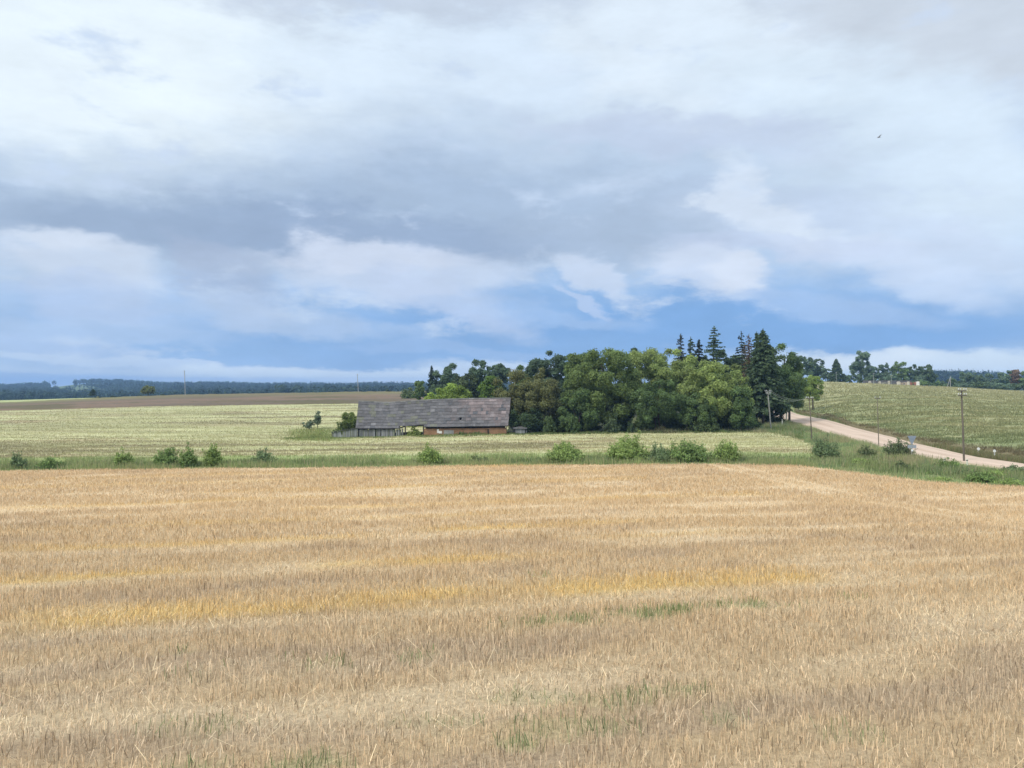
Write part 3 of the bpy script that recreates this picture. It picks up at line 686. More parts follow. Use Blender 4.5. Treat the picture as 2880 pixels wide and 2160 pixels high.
# young growth at the foot of the copse
shrub('young_willow', 'slender light green sapling right of the dark shed willow', 1545, 1152, 24, 130.5, (0.11, 0.165, 0.065), (0.16, 0.215, 0.085), 'saplings in front of the copse', stems=40, leaf=.15, dens=28, spread=.8, cat='sapling', aspect=.55)
shrub('young_willow', 'leafy green sapling under the left edge of the tallest willow', 1612, 1158, 26, 130.5, (0.10, 0.16, 0.055), (0.15, 0.205, 0.07), 'saplings in front of the copse', stems=45, leaf=.15, dens=28, spread=.8, cat='sapling', aspect=.55)
shrub('young_willow', 'grey green forked sapling in front of the tallest willow trunk', 1722, 1158, 32, 130.5, (0.095, 0.135, 0.065), (0.14, 0.18, 0.085), 'saplings in front of the copse', stems=45, leaf=.15, dens=26, spread=.9, cat='sapling', aspect=.55)
shrub('young_willow', 'small light green sapling at the dark gap of the copse', 1776, 1184, 18, 130, (0.10, 0.15, 0.07), (0.145, 0.195, 0.09), 'saplings in front of the copse', stems=26, leaf=.14, dens=28, spread=.8, cat='sapling', aspect=.55)
shrub('brushwood_thicket', 'brownish fallen brushwood and bramble at the foot of the copse', 1850, 1202, 75, 130.3, (0.11, 0.105, 0.05), (0.15, 0.14, 0.065), None, stems=90, leaf=.15, dens=22, spread=1.0, cat='thicket')
shrub('willow_bush', 'dark round bush in front of the dark round willow', 1985, 1165, 45, 130.2, (0.09, 0.13, 0.05), (0.13, 0.175, 0.065), 'saplings in front of the copse', stems=70, leaf=.16, dens=26, spread=1.0, aspect=.55)
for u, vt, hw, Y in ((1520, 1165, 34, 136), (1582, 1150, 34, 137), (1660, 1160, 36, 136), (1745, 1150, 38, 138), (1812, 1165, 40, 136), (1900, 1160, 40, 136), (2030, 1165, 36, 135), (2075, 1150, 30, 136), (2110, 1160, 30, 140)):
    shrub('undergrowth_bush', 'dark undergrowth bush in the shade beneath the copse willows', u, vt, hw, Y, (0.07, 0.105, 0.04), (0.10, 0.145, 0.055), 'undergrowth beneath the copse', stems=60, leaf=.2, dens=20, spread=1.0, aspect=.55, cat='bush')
# right end of the copse
conifer('spruce_tree', 'large dark spruce at the right end of the copse beside the road', 2146, 922, 74, 152, *G_SPR, group=GS, start=.2, step=.32, power=.72, dens=1.2, leaf=.32, droop=.3, nbr=12)
conifer('spruce_tree', 'thinner spruce top close left of the large dark spruce', 2128, 931, 40, 155, *G_SPR, group=GS, start=.3, step=.36, power=.7, dens=1.1, leaf=.3, droop=.3)
conifer('dead_spruce', 'brown half dead spruce left of the large dark spruce', 2106, 938, 42, 156, *G_BRN, group=GS, start=.15, step=.4, power=.6, dens=1.1, leaf=.2, droop=.35, ragged=.4)
BL('ash_tree', 'tall dark green leafy tree right of the large spruce', 2196, 968, 68, 160, *G_MID, group=GC, low=.2, lobes=90, lobe=.19, dens=260, leaf=.2)
BL('ash_tree', 'dark green leafy tree leaning over the gravel road end', 2220, 1022, 44, 168, *G_MID, group=GC, low=.12, lobes=70, lobe=.2, dens=260, leaf=.2)
BL('elm_tree', 'shaded dark tree behind the roadside power pole', 2168, 1070, 55, 157, *G_DARK, group=GC, low=.08, lobes=50, lobe=.22, dens=260, leaf=.2)
BL('lime_tree', 'light yellow green tree beside road end and crop field', 2286, 1050, 30, 205, (0.26, 0.35, 0.085), (0.33, 0.42, 0.12), low=.25, lobes=45, lobe=.26, dens=260, leaf=.2)
shrub('roadside_bush', 'dark bush at the bend where the road meets the copse', 2178, 1155, 34, 158, (0.06, 0.09, 0.04), (0.09, 0.12, 0.05), None, stems=60, leaf=.2, dens=18, aspect=.55)
# spruce tops over the copse
SPT = dict(start=.3, group=GS, droop=.18, nbr=7, ragged=.4)
conifer('spruce_tree', 'narrow grey spruce top, first from the left above the willows', 1914, 938, 30, 186, (0.07, 0.08, 0.05), (0.11, 0.11, 0.07), step=.6, power=.6, leaf=.36, dens=1.2, upturn=.1, **SPT)
conifer('spruce_tree', 'narrow dark spruce top, second from the left above the willows', 1943, 947, 27, 188, *G_SPR, step=.55, power=.6, leaf=.36, dens=1.3, **SPT)
conifer('spruce_tree', 'short black looking spruce top, third from the left above the willows', 1966, 953, 27, 178, (0.03, 0.045, 0.028), (0.05, 0.065, 0.035), step=.55, power=.55, leaf=.36, dens=1.3, **SPT)
conifer('spruce_tree', 'widest tallest spruce top with open layered branches above the willows', 2009, 917, 66, 190, *G_SPR, step=.85, power=.7, leaf=.38, dens=1.3, upturn=.12, **SPT)
conifer('spruce_tree', 'sparse spruce top just left of the brown dead spruce', 2085, 931, 50, 192, (0.05, 0.075, 0.045), (0.085, 0.105, 0.06), step=.9, power=.75, leaf=.36, dens=1.2, **SPT)
# rear trees of the copse
BL('oak_tree', 'blue green rounded oak rising behind the olive willow', 1545, 984, 60, 182, *G_BLUE, group=GC, low=.2, lobes=75, lobe=.2, dens=220, leaf=.25)
BL('oak_tree', 'mid green oak top left of the tallest willow', 1632, 980, 50, 176, *G_MID, group=GC, low=.2, lobes=65, lobe=.2, dens=220, leaf=.24)
BL('oak_tree', 'small dark crown peeping over the pale willow', 1782, 974, 26, 200, *G_DARK, group=GC, low=.4, lobes=35, lobe=.26, dens=200, leaf=.25)
BL('oak_tree', 'dark green crown under the widest spruce top', 2020, 984, 62, 196, *G_DARK, group=GC, low=.25, lobes=65, lobe=.2, dens=200, leaf=.26)
BL('oak_tree', 'dark green crown between widest spruce top and dead spruce', 2082, 984, 44, 200, *G_MID, group=GC, low=.25, lobes=50, lobe=.22, dens=200, leaf=.26)
BL('oak_tree', 'dark crown under the first three spruce tops', 1940, 994, 50, 196, *G_MID, group=GC, low=.25, lobes=50, lobe=.22, dens=200, leaf=.26)
BL('oak_tree', 'dark tree at the left of the olive willow, under the oak', 1480, 1022, 40, 190, *G_MID, group=GC, low=.2, lobes=45, lobe=.22, dens=200, leaf=.25)
# trees behind the barn
GB = 'trees behind the barn roof'
conifer('fir_tree', 'dark pointed conifer at the left end behind the barn roof', 1214, 1028, 26, 236, (0.045, 0.075, 0.05), (0.075, 0.105, 0.065), group=GB, start=.1, step=.45, dens=1.3, leaf=.34, nbr=10)
BL('alder_tree', 'dark green tree with bumpy top right of the pointed conifer', 1262, 1027, 50, 236, *G_BLUE, group=GB, low=.15, lobes=60, lobe=.2, dens=150, leaf=.32)
BL('alder_tree', 'dark green tallest tree behind the middle of the barn roof', 1354, 1012, 38, 232, *G_BLUE, group=GB, low=.15, lobes=60, lobe=.22, dens=150, leaf=.32)
BL('alder_tree', 'dark green tree behind the right end of the barn roof', 1402, 1020, 40, 226, *G_BLUE, group=GB, low=.15, lobes=55, lobe=.22, dens=150, leaf=.31)
BL('alder_tree', 'olive green tree in the dip between the two dark trees behind the barn', 1308, 1045, 40, 228, (0.10, 0.135, 0.055), (0.14, 0.175, 0.075), group=GB, low=.15, lobes=50, lobe=.22, dens=150, leaf=.31)
BL('alder_tree', 'small dark green tree at the end of the brown field', 1181, 1066, 18, 250, *G_MID, group=GB, low=.15, lobes=25, lobe=.3, dens=130, leaf=.33)
BL('willow_tree', 'wide bright yellow green bush tree behind the barn roof', 1268, 1079, 82, 162, *G_BRT, group=GB, low=.05, lobes=80, lobe=.2, dens=260, leaf=.2)
BL('maple_tree', 'bright green tree behind the barn roof near the olive willow', 1374, 1054, 38, 166, (0.12, 0.20, 0.045), (0.18, 0.26, 0.06), group=GB, low=.08, lobes=55, lobe=.22, dens=260, leaf=.2)
shrub('bush', 'pale green bush at the edge of brown field left of the conifer', 1148, 1088, 26, 300, (0.14, 0.19, 0.07), (0.19, 0.24, 0.09), None, stems=50, leaf=.35, dens=10, aspect=.6)
shrub('bush', 'small dark bush on the brown field skyline', 1092, 1093, 9, 395, (0.05, 0.08, 0.04), (0.08, 0.11, 0.055), None, stems=24, leaf=.35, dens=12, aspect=.6)
# saplings and bush left of the barn
BL('rowan_sapling', 'taller grey green sapling standing alone in the meadow left of the barn', 893, 1158, 13, 152, (0.15, 0.195, 0.12), (0.21, 0.25, 0.155), 'saplings in the meadow', 'sapling', low=.3, lobes=26, lobe=.36, dens=200, leaf=.16, irregular=.4)
BL('rowan_sapling', 'shorter lopsided sapling leaning left beside the taller meadow sapling', 872, 1180, 16, 150, (0.15, 0.195, 0.12), (0.21, 0.25, 0.155), 'saplings in the meadow', 'sapling', low=.2, lobes=22, lobe=.34, dens=200, leaf=.16, irregular=.5, lean=-.1)
BL('elder_bush', 'yellow green bush against the left end of the barn', 985, 1154, 26, 139, (0.16, 0.21, 0.05), (0.21, 0.26, 0.07), None, 'bush', low=.05, lobes=45, lobe=.28, dens=260, leaf=.16)
shrub('elder_bush', 'low yellow green bush above the lean-to roof', 958, 1182, 20, 136.5, (0.15, 0.20, 0.06), (0.20, 0.24, 0.08), None, stems=36, leaf=.16, dens=24, aspect=.55, cat='bush')
shrub('elder_bush', 'round yellow green bush growing in the barn doorway', 1167, 1202, 25, 129.2, (0.20, 0.25, 0.07), (0.28, 0.32, 0.10), None, stems=80, leaf=.13, dens=30, aspect=.55, cat='bush')
shrub('elder_bush', 'sunny yellow green bush seen through the barn doorway', 1166, 1192, 34, 153, (0.22, 0.28, 0.08), (0.30, 0.35, 0.11), None, stems=70, leaf=.16, dens=26, aspect=.55, cat='bush')
shrub('nettle_clump', 'dark green weeds growing up the brick wall of the barn', 1300, 1210, 24, 129.3, (0.10, 0.15, 0.05), (0.16, 0.20, 0.07), None, stems=60, leaf=.12, dens=26, aspect=.5, cat='weeds')
shrub('nettle_clump', 'green weeds across the middle of the brick wall', 1345, 1211, 30, 129.3, (0.11, 0.16, 0.05), (0.17, 0.21, 0.07), None, stems=60, leaf=.12, dens=26, aspect=.5, cat='weeds')
# trees on the left skyline
BL('sapling', 'small dark narrow tree on the far left skyline', 260, 1093, 8, 398, (0.05, 0.08, 0.035), (0.08, 0.11, 0.05), None, 'tree', low=.25, lobes=16, lobe=.42, dens=60, leaf=.4)
BL('crab_apple_tree', 'small yellow green tree with round crown on the left skyline', 416, 1084, 21, 396, (0.17, 0.20, 0.07), (0.22, 0.24, 0.09), None, 'tree', low=.3, lobes=36, lobe=.28, dens=60, leaf=.4)
shrub('bush', 'low olive bush on the skyline right of the small dark tree', 278, 1116, 18, 396, (0.20, 0.20, 0.09), (0.25, 0.24, 0.11), None, stems=40, leaf=.4, dens=10, aspect=.6)
shrub('bush', 'low dark bush between the two small skyline trees', 318, 1113, 12, 396, (0.07, 0.09, 0.045), (0.12, 0.14, 0.06), None, stems=30, leaf=.38, dens=10, aspect=.6)
shrub('bush', 'tiny dark bush right of the yellow green skyline tree', 457, 1106, 7, 396, (0.07, 0.10, 0.045), (0.11, 0.13, 0.06), None, stems=20, leaf=.35, dens=12, aspect=.6)

# ditch bank: u, vtop, halfwidth, Y, palette, label
SH1 = ((0.115, 0.175, 0.055), (0.18, 0.235, 0.08)); SH2 = ((0.15, 0.205, 0.06), (0.21, 0.26, 0.085)); SH3 = ((0.105, 0.145, 0.065), (0.15, 0.19, 0.09)); SH4 = ((0.09, 0.12, 0.055), (0.14, 0.165, 0.075))
SH1, SH2, SH3, SH4 = _br(SH1, 1.6), _br(SH2, 1.75), _br(SH3, 1.65), _br(SH4, 1.5)
for u, vt, hw, Y, pal, st, lab in [
    (52, 1275, 22, 78.5, SH3, 34, 'upright grey green ditch shrub at the far left edge'),
    (142, 1290, 32, 78, SH1, 44, 'low spreading ditch shrub second from the left edge'),
    (346, 1270, 26, 78.5, SH2, 40, 'light green ditch shrub standing apart at left'),
    (466, 1258, 32, 78.5, SH1, 60, 'dense green ditch shrub, leftmost of a close trio'),
    (529, 1260, 24, 78, SH1, 44, 'green ditch shrub in the middle of the trio'),
    (598, 1253, 26, 78.5, SH2, 50, 'tall yellowish ditch shrub, right end of the trio'),
    (740, 1266, 36, 79, SH3, 34, 'sparse airy ditch shrub right of the trio'),
    (1210, 1254, 34, 79, SH2, 66, 'spiky light green ditch shrub below the barn brick wall'),
    (1350, 1290, 30, 79, SH4, 40, 'very low dark grey ditch shrub below the small shed'),
    (1588, 1249, 50, 79.5, SH2, 110, 'broad dome shaped ditch shrub below the olive willow'),
    (1768, 1230, 58, 80, SH2, 110, 'tallest ditch shrub with spiky top, left end of the hedge clump'),
    (1850, 1258, 48, 79.5, SH3, 60, 'lower grey green ditch shrub inside the hedge clump'),
    (1938, 1243, 66, 79.5, SH1, 130, 'widest dense dark ditch shrub in the hedge clump'),
    (2042, 1249, 40, 79.5, SH2, 80, 'light green ditch shrub at the right end of the hedge clump'),
]:
    shrub('willow_shrub', lab, u, vt - 8, hw * 1.2, Y - .6, *pal, GD, stems=int(st * 1.8), leaf=.12, dens=28)
GV = 'shrubs on the roadside verge'
for u, vt, hw, Y, pal, st, lab in [
    (2322, 1226, 42, 84, SH3, 70, 'grey green twiggy shrub on the verge beside the thin roadside pole'),
    (2438, 1250, 26, 86, SH4, 40, 'thin dark shrub on the verge at the foot of a roadside pole'),
    (2528, 1234, 40, 88, SH4, 80, 'dense dark green shrub just left of the triangular sign'),
    (2536, 1296, 22, 73, SH4, 40, 'small dark shrub low on the verge near the stubble'),
    (2668, 1292, 36, 74, SH1, 60, 'green leafy shrub on the verge left of the tall near pole'),
    (2850, 1308, 36, 71, SH3, 60, 'grey green shrub on the verge at the far right edge'),
    (2760, 1328, 46, 66, SH1, 70, 'wide low green shrub on the verge at lower right'),
]:
    shrub('willow_shrub', lab, u, vt - 4, hw * 1.15, Y, *pal, GV, stems=int(st * 1.5), leaf=.11, dens=26)

for u, vt, hw, Y, pal, lab in [
    (2604, 1322, 30, 71.5, SH1, 'broad leafy weeds on the verge below the left white guide post'),
    (2712, 1316, 34, 70.5, SH3, 'grey green weed clump on the verge at the foot of the tall near pole'),
    (2806, 1322, 32, 68.5, SH2, 'yellow green weed clump on the verge below the marker posts'),
    (2842, 1346, 40, 63.5, SH2, 'bright yellow green weed clump at the lower right corner of the verge'),
    (2420, 1288, 30, 79, SH2, 'light green weed clump on the verge below the thin dark shrub'),
    (2642, 1344, 34, 66.8, SH2, 'light green weed clump at the stubble edge left of the wide low shrub'),
]:
    shrub('weed_clump', lab, u, vt, hw, Y, *pal, 'weed clumps on the roadside verge', stems=110, leaf=.10, dens=30, spread=1.0, cat='weeds', aspect=.45)

# far hedgerow on the right hill
HR = [
    ('B', 2262, 998, 32, 425, G_DARK, 'dark bulky tree at the hedgerow left end behind the light green tree'),
    ('B', 2296, 1004, 24, 428, G_DARK, 'dark bulky tree with squared top beside the leftmost hedgerow tree'),
    ('B', 2322, 1030, 16, 424, G_BLUE, 'thin pale tree with sky gaps in the left hedgerow'),
    ('C', 2352, 1008, 25, 420, G_DARK, 'neat cone shaped dark tree of the hedgerow'),
    ('B', 2388, 1046, 22, 420, G_DARK, 'low round tree right of the cone shaped tree'),
    ('B', 2422, 988, 32, 428, G_BLUE, 'tall loose airy tree of the hedgerow with broken top'),
    ('B', 2452, 1022, 24, 424, G_BLUE, 'medium tree right against the tall airy tree'),
    ('B', 2484, 1018, 18, 424, G_BLUE, 'slim pointed tree left of the ruin'),
    ('B', 2528, 1014, 26, 424, G_MID, 'light topped tree right behind the middle of the ruin'),
    ('B', 2562, 1028, 22, 426, G_DARK, 'dark flat topped tree behind the right part of the ruin'),
    ('B', 2604, 1024, 32, 424, G_DARK, 'round dark tree right of the ruin'),
    ('B', 2440, 1056, 28, 412, G_DARK, 'low dark bush tree left of the ruin'),
    ('B', 2502, 1050, 34, 414, G_BLUE, 'low wide tree directly behind the ruin'),
    ('B', 2580, 1050, 26, 412, G_BLUE, 'low tree behind the white end pillar of the ruin'),
    ('B', 2594, 1069, 24, 404, G_MID, 'grey green bush touching the white pillar of the ruin'),
    ('B', 2638, 1066, 18, 420, G_MID, 'small pale bush in the hedgerow gap'),
    ('B', 2678, 1064, 26, 408, G_DARK, 'dark bush behind the strutted far pole'),
    ('B', 2708, 1075, 22, 402, G_BLUE, 'low grey green bush right of the strutted far pole'),
    ('B', 2718, 1038, 26, 428, G_BLUE, 'spiky topped tree right of the hedgerow gap'),
    ('B', 2748, 1042, 26, 425, G_BLUE, 'thin topped tree, second right of the hedgerow gap'),
    ('B', 2785, 1046, 28, 425, G_BLUE, 'rounded grey green tree in the right hedgerow'),
    ('B', 2824, 1036, 24, 424, G_BLUE, 'tall ragged tree near the right edge of the hedgerow'),
    ('B', 2858, 1030, 24, 428, G_BRN, 'thin reddish grey tree near the right edge of the hedgerow'),
    ('B', 2890, 1044, 28, 424, G_MID, 'green tree cut by the right edge of the picture'),
    ('B', 2752, 1072, 32, 404, G_DARK, 'dark low thicket at the left of the right hedgerow foot'),
    ('B', 2806, 1074, 34, 404, G_BLUE, 'dark low thicket in the middle of the right hedgerow foot'),
    ('B', 2862, 1076, 34, 404, G_DARK, 'dark low thicket at the right end of the hedgerow foot'),
]
for kind, u, vt, hw, Y, pal, lab in HR:
    pal = tuple(tuple(c * k for c, k in zip(p, (1.45, 1.4, 1.5))) for p in pal)  # palettes lightened so the leaf colour itself carries some distance haze
    if kind == 'C':
        conifer('juniper_tree', lab, u, vt, hw, Y, *pal, group=GH, start=.06, step=.55, power=.7, dens=1.4, leaf=.55, nbr=12, ragged=.12)
    else:
        tall = vt < 1035
        BL('hedgerow_tree', lab, u, vt, hw, Y, *pal, group=GH, low=.12 if tall else .05, lobes=44 if tall else 32, lobe=.22, dens=42, leaf=.5, irregular=.3)

# far wooded hills
def far_forest():
    Vs, Qs, Cs = [], [], []; n0 = 0
    y = np.sqrt(rng.uniform(880 ** 2, 2560 ** 2, 11000)); u = rng.uniform(-420, 1500, 11000); 
    y2 = rng.uniform(1150, 1680, 1300); u2 = rng.uniform(2560, 3050, 1300)
    y = np.concatenate([y, y2]); u = np.concatenate([u, u2])
    # open pasture and gaps on the left hill
    gap = (y > 1500) & (u > 135 + rng.normal(0, 12, len(y))) & (u < 290 + rng.normal(0, 35, len(y))) & ~((y > 2380) & (u > 200)) & (rng.random(len(y)) < .93)
    gap |= (y > 2100) & (u > 140) & (u < 205)
    thin = (y > 2350) & (u < 128) & (rng.random(len(y)) < .45)
    k = ~gap & ~thin; y, u = y[k], u[k]
    yr = np.full(16, 2470.0) + rng.uniform(-30, 30, 16); ur = np.concatenate([rng.uniform(118, 156, 12), [84, 88, 20, 24]])
    y = np.concatenate([y, yr]); u = np.concatenate([u, ur])
    x = ux(u, y); z = h(x, y); H = rng.uniform(11, 18, len(x)); H[-16:] = rng.uniform(17, 24, 16); H[u > 480] *= 1.15
    H[:-16] = H[:-16] * (.75 + .7 * fbm(x[:-16] / 120, y[:-16] / 200, 501, 3)); con = rng.random(len(x)) < np.where(u > 480, .6, .2)
    for i in range(len(x)):
        m = 30; t = rng.random(m)
        if con[i]:
            f = t ** .7; r = (1 - f) * H[i] * .2 + .3; zz = H[i] * (.12 + .88 * f)
            a = rng.uniform(0, 6.28, m); P = np.stack([np.cos(a) * r, np.sin(a) * r, zz], 1); s = H[i] * .11 * (1.15 - f) + .4
        else:
            d = unit(rng.normal(0, 1, (m, 3))); P = d * np.array([H[i] * .30, H[i] * .30, H[i] * .36]) * (.65 + .4 * rng.random((m, 1))); P[:, 2] += H[i] * .6; s = np.full(m, H[i] * .11)
        N = P - np.array([0, 0, H[i] * .5]) + rng.normal(0, 2, (m, 3))
        V, Q = leaf_quads(P + np.array([x[i], y[i], z[i]]), N, s * rng.uniform(.7, 1.3, m), .7)
        c = np.array([0.035, 0.06, 0.035]) if con[i] else np.array([0.05, 0.08, 0.045])
        c = c * rng.uniform(.7, 1.35) * rng.uniform(.8, 1.2, m)[:, None]
        Vs.append(V); Qs.append(Q + n0); Cs.append(np.repeat(c, 4, 0)); n0 += len(V)
    return mesh_obj('distant_forest', np.vstack(Vs), np.vstack(Qs), M['leaf'], np.vstack(Cs))
tag(far_forest(), 'bluish far off forest covering the low hills on the skyline', 'forest', kind='stuff')

# ------------------------------------------------------------------ barn
def barn():
    Yf, Yr, Yb = 130.0, 134.6, 139.2
    x0, x1 = ux(1004, Yf), ux(1426, Yf)
    gx = lambda x: float(h(x, Yf))
    root = thing('old_barn', 'long derelict barn with sagging patched grey roof, plank wall and brick wall', 'barn', (x0, Yf, gx(x0)))
    ox, oy, oz = x0, Yf, gx(x0)
    loc = lambda P: np.asarray(P, float) - np.array([ox, oy, oz])
    def eave(x):   # height of the front eave
        u = 1440 + F * x / (Yf - .35)
        return vz(np.interp(u, [1004, 1134, 1193, 1300, 1426], [1205.5, 1204.5, 1201, 1200, 1198]), Yf - .35)
    def ridge(x):
        u = 1440 + F * x / Yr
        return vz(np.interp(u, [1004, 1050, 1090, 1150, 1225, 1320, 1426], [1127.5, 1130, 1132, 1128, 1123.5, 1121, 1119.5]), Yr)
    hole_u, hole_v = 1294, 1179
    # roof slope made of overlapping sheets laid in courses
    def slope(front):
        mb = MB(); under = MB()
        ncourse = 9
        L = x1 - x0
        nu = 62
        xs = np.linspace(x0 - .15, x1 + .15, nu + 1)
        def pt(x, s, off=0.0):
            xr = x - (0 if front else 0)
            e, r = eave(x), ridge(x + (x - ux(1215, Yf)) * .035)
            y = lerp(Yf - .35, Yr, s) if front else lerp(Yb + .35, Yr, s)
            xx = x + (x - ux(1215, Yf)) * .035 * s
            nz, ny = .74, (-.67 if front else .67)
            wav = .05 * (vnoise(x * .6, s * 3.0, 18) - .5)
            return np.array([xx, y + ny * off, lerp(e, r, s) + nz * off + wav - (.10 * math.sin(s * 3.14))])
        for i in range(nu):
            for c in range(14):
                s0, s1 = c / 14, (c + 1) / 14
                xm = (xs[i] + xs[i + 1]) / 2
                um = 1440 + F * xm / (Yf + 1)
                if front and 1130 < um < 1196 and c < 2: continue
                if front and abs(um - hole_u) < 4.5 and c in (3, 4): continue
                a = [pt(xs[i], s0, -.03), pt(xs[i + 1], s0, -.03), pt(xs[i + 1], s1, -.03), pt(xs[i], s1, -.03)]
                b = [p + np.array([0, 0, -.07]) for p in a]
                under.hexa(loc(b + a), (0.06, 0.055, 0.055))
        for c in range(ncourse):
            x = x0 - .15 + rng.uniform(-.5, 0); s0 = c / ncourse; s1 = min(1, (c + 1) / ncourse + .025)
            while x < x1 + .1:
                w = rng.choice([.4, .55, .55, .8, .8, 1.2])
                xa, xb = max(x, x0 - .18), min(x + w - .012, x1 + .18); x += w
                if xb - xa < .1: continue
                um = 1440 + F * (xa + xb) / 2 / (Yf + 1)
                ss0, ss1 = s0, s1
                if front and 1130 < um < 1196 and c == 0: ss0 = .085
                if front and xa < ux(hole_u + 4, Yf + 1.5) and xb > ux(hole_u - 4, Yf + 1.5) and c in (2,):
                    # the broken sheet: leave the opening clear
                    h0, h1 = ux(hole_u - 4, Yf + 1.5), ux(hole_u + 4, Yf + 1.5)
                    pieces = [(xa, h0), (h1, xb)]
                else: pieces = [(xa, xb)]
                pk = sstep(1235, 1330, um) * sstep(.3, .6, fbm(xa * .45, c * .22, 23, 2)) * (1 - .3 * sstep(1400, 1420, um))
                g = rng.uniform(.095, .145); col = np.array([g, g * .95, g * .94])
                col = lerp(col, np.array([.215, .17, .16]) * rng.uniform(.7, 1.15), np.clip(pk * rng.uniform(.45, 1.0), 0, .9))
                if rng.random() < .04: col = np.array([.10, .098, .10])
                if rng.random() < .05: col = col * 1.25
                if rng.random() < .12 and um < 1230: col = lerp(col, np.array([.16, .16, .11]), .6)
                lift = rng.uniform(.015, .05); tl = rng.uniform(-.012, .012)
                for pa, pb in pieces:
                    if pb - pa < .06: continue
                    m = (pa + pb) / 2
                    A = [pt(pa, ss0, .035 + lift + tl), pt(m, ss0, .04 + lift), pt(pb, ss0, .035 + lift - tl), pt(pb, ss1, .012), pt(m, ss1, .012), pt(pa, ss1, .012)]
                    D = [p + np.array([0, 0, -.025]) for p in A]
                    V = loc(A + D)
                    mb.add(V, [[0, 1, 4, 5], [1, 2, 3, 4], [7, 6, 11, 10], [8, 7, 10, 9], [6, 7, 1, 0], [7, 8, 2, 1], [0, 5, 11, 6], [2, 8, 9, 3]], col)
        o = mb.build('roof', M['roof'], root)
        under.build('roof_boarding', M['wood'], o)
        return o
    rf = slope(True); slope(False)
    # ridge capping follows the sag
    rb = MB(); xs = np.linspace(x0 - .2, x1 + .2, 30)
    for a, b in zip(xs[:-1], xs[1:]):
        k = .035; cx = ux(1215, Yf)
        pa = np.array([a + (a - cx) * k, Yr, ridge(a + (a - cx) * k)]); pb = np.array([b + (b - cx) * k, Yr, ridge(b + (b - cx) * k)])
        V = [pa + [0, -.22, -.10], pb + [0, -.22, -.10], pb + [0, .22, -.10], pa + [0, .22, -.10], pa + [0, -.03, .09], pb + [0, -.03, .09], pb + [0, .03, .09], pa + [0, .03, .09]]
        rb.hexa(loc(V), np.array([.15, .145, .135]) * rng.uniform(.8, 1.25))
    rb.build('ridge_cap', M['roof'], root)
    # walls
    def planks(name, xa, xb, y, top, gaps=.1, fit=.94):
        mb = MB(); x = xa
        while x < xb:
            w = rng.uniform(.13, .24)
            if x + w > xb: w = xb - x
            if w < .04: break
            if rng.random() > gaps:
                t = top(x) - rng.uniform(0, .12); b = float(h(x, y)) - .1 + (rng.uniform(0, .25) if rng.random() < .2 else 0)
                g = rng.uniform(.16, .34); c = np.array([g * .98, g * .99, g * 1.0])
                if rng.random() < .25: c = np.array([g * .8, g * .86, g * .68])
                mb.box(loc([x + w / 2, y + rng.uniform(-.012, .012), (t + b) / 2]), (w * fit, .03, t - b), c)
            x += w
        # rails behind the boards
        for f in (.2, .8):
            zz = lerp(float(h((xa + xb) / 2, y)), top((xa + xb) / 2), f)
            mb.box(loc([(xa + xb) / 2, y + .07, zz]), (xb - xa, .08, .12), (.10, .095, .09))
        return mb.build(name, M['wood'], root)
    top = lambda x: float(eave(x)) - .12
    xd0, xd1 = ux(1137, Yf), ux(1192, Yf)
    planks('plank_wall', ux(1009, Yf), ux(1128, Yf), Yf, top, gaps=.05)
    # brick wall
    bw = MB(); xa, xb = xd1, x1 - .1
    n = 24; xs = np.linspace(xa, xb, n + 1)
    sl0, sl1 = ux(1372, Yf), ux(1376, Yf)
    for a, b in zip(xs[:-1], xs[1:]):
        ta, tb = float(eave(a)) - .30, float(eave(b)) - .30
        za, zb = float(h(a, Yf)) - .4, float(h(b, Yf)) - .4
        bw.hexa(loc([[a, Yf, za], [b, Yf, zb], [b, Yf + .3, zb], [a, Yf + .3, za], [a, Yf, ta], [b, Yf, tb], [b, Yf + .3, tb], [a, Yf + .3, ta]]), (.3, .13, .06))
    wall = bw.build('brick_wall', M['brick'], root)
    def patch(name, u0, u1, v0, v1, col, mat, y=Yf - .05):
        mb = MB(); cx = ux((u0 + u1) / 2, y); mb.box(loc([cx, y, (vz(v0, y) + vz(v1, y)) / 2]), ((u1 - u0) / F * y, .06, (v1 - v0) / F * y), col); return mb
    wp = patch('', 1229, 1234, 1207, 1218, (.72, .70, .66), None); q = patch('', 1234, 1243, 1212, 1219, (.70, .67, .62), None)
    wp.add(q.V[0], q.Q[0], q.C[0]); wp.build('plaster_patch', M['masonry'], root)
    pw = MB()
    for k in range(6):
        y = Yf - .06; pw.box(loc([ux(1262, y), y - .004 * k, vz(1211 + k * 2.2, y)]), (28 / F * y - .05 * (k % 2), .05, .115), np.array([.26, .26, .25]) * rng.uniform(.75, 1.2))
    pw.build('boarded_hatch', M['wood'], root)
    dk = patch('', 1371, 1375, 1207, 1222, (.05, .045, .04), None); dk.build('vent_slit', M['wood'], root)
    # door posts, lintel beam and frame inside
    for u, w in ((1132, .26), (1139.5, .2), (1191, .22)):
        mb = MB(); x = ux(u, Yf); zb = float(h(x, Yf)) - .3; zt = float(eave(x)) + (.25 if u > 1135 else -.05)
        mb.box(loc([x, Yf + (0.12 if u != 1132 else -.02), (zb + zt) / 2]), (w, .2, zt - zb), (.16, .155, .15) if u == 1132 else (.07, .06, .05)); mb.build('door_post', M['wood'], root)
    mb = MB(); zt = float(eave(ux(1165, Yf))) + .30
    mb.box(loc([(xd0 + xd1) / 2, Yf + .3, zt]), (xd1 - xd0 + .6, .18, .16), (.07, .06, .05)); mb.build('door_lintel', M['wood'], root)
    mb = MB()
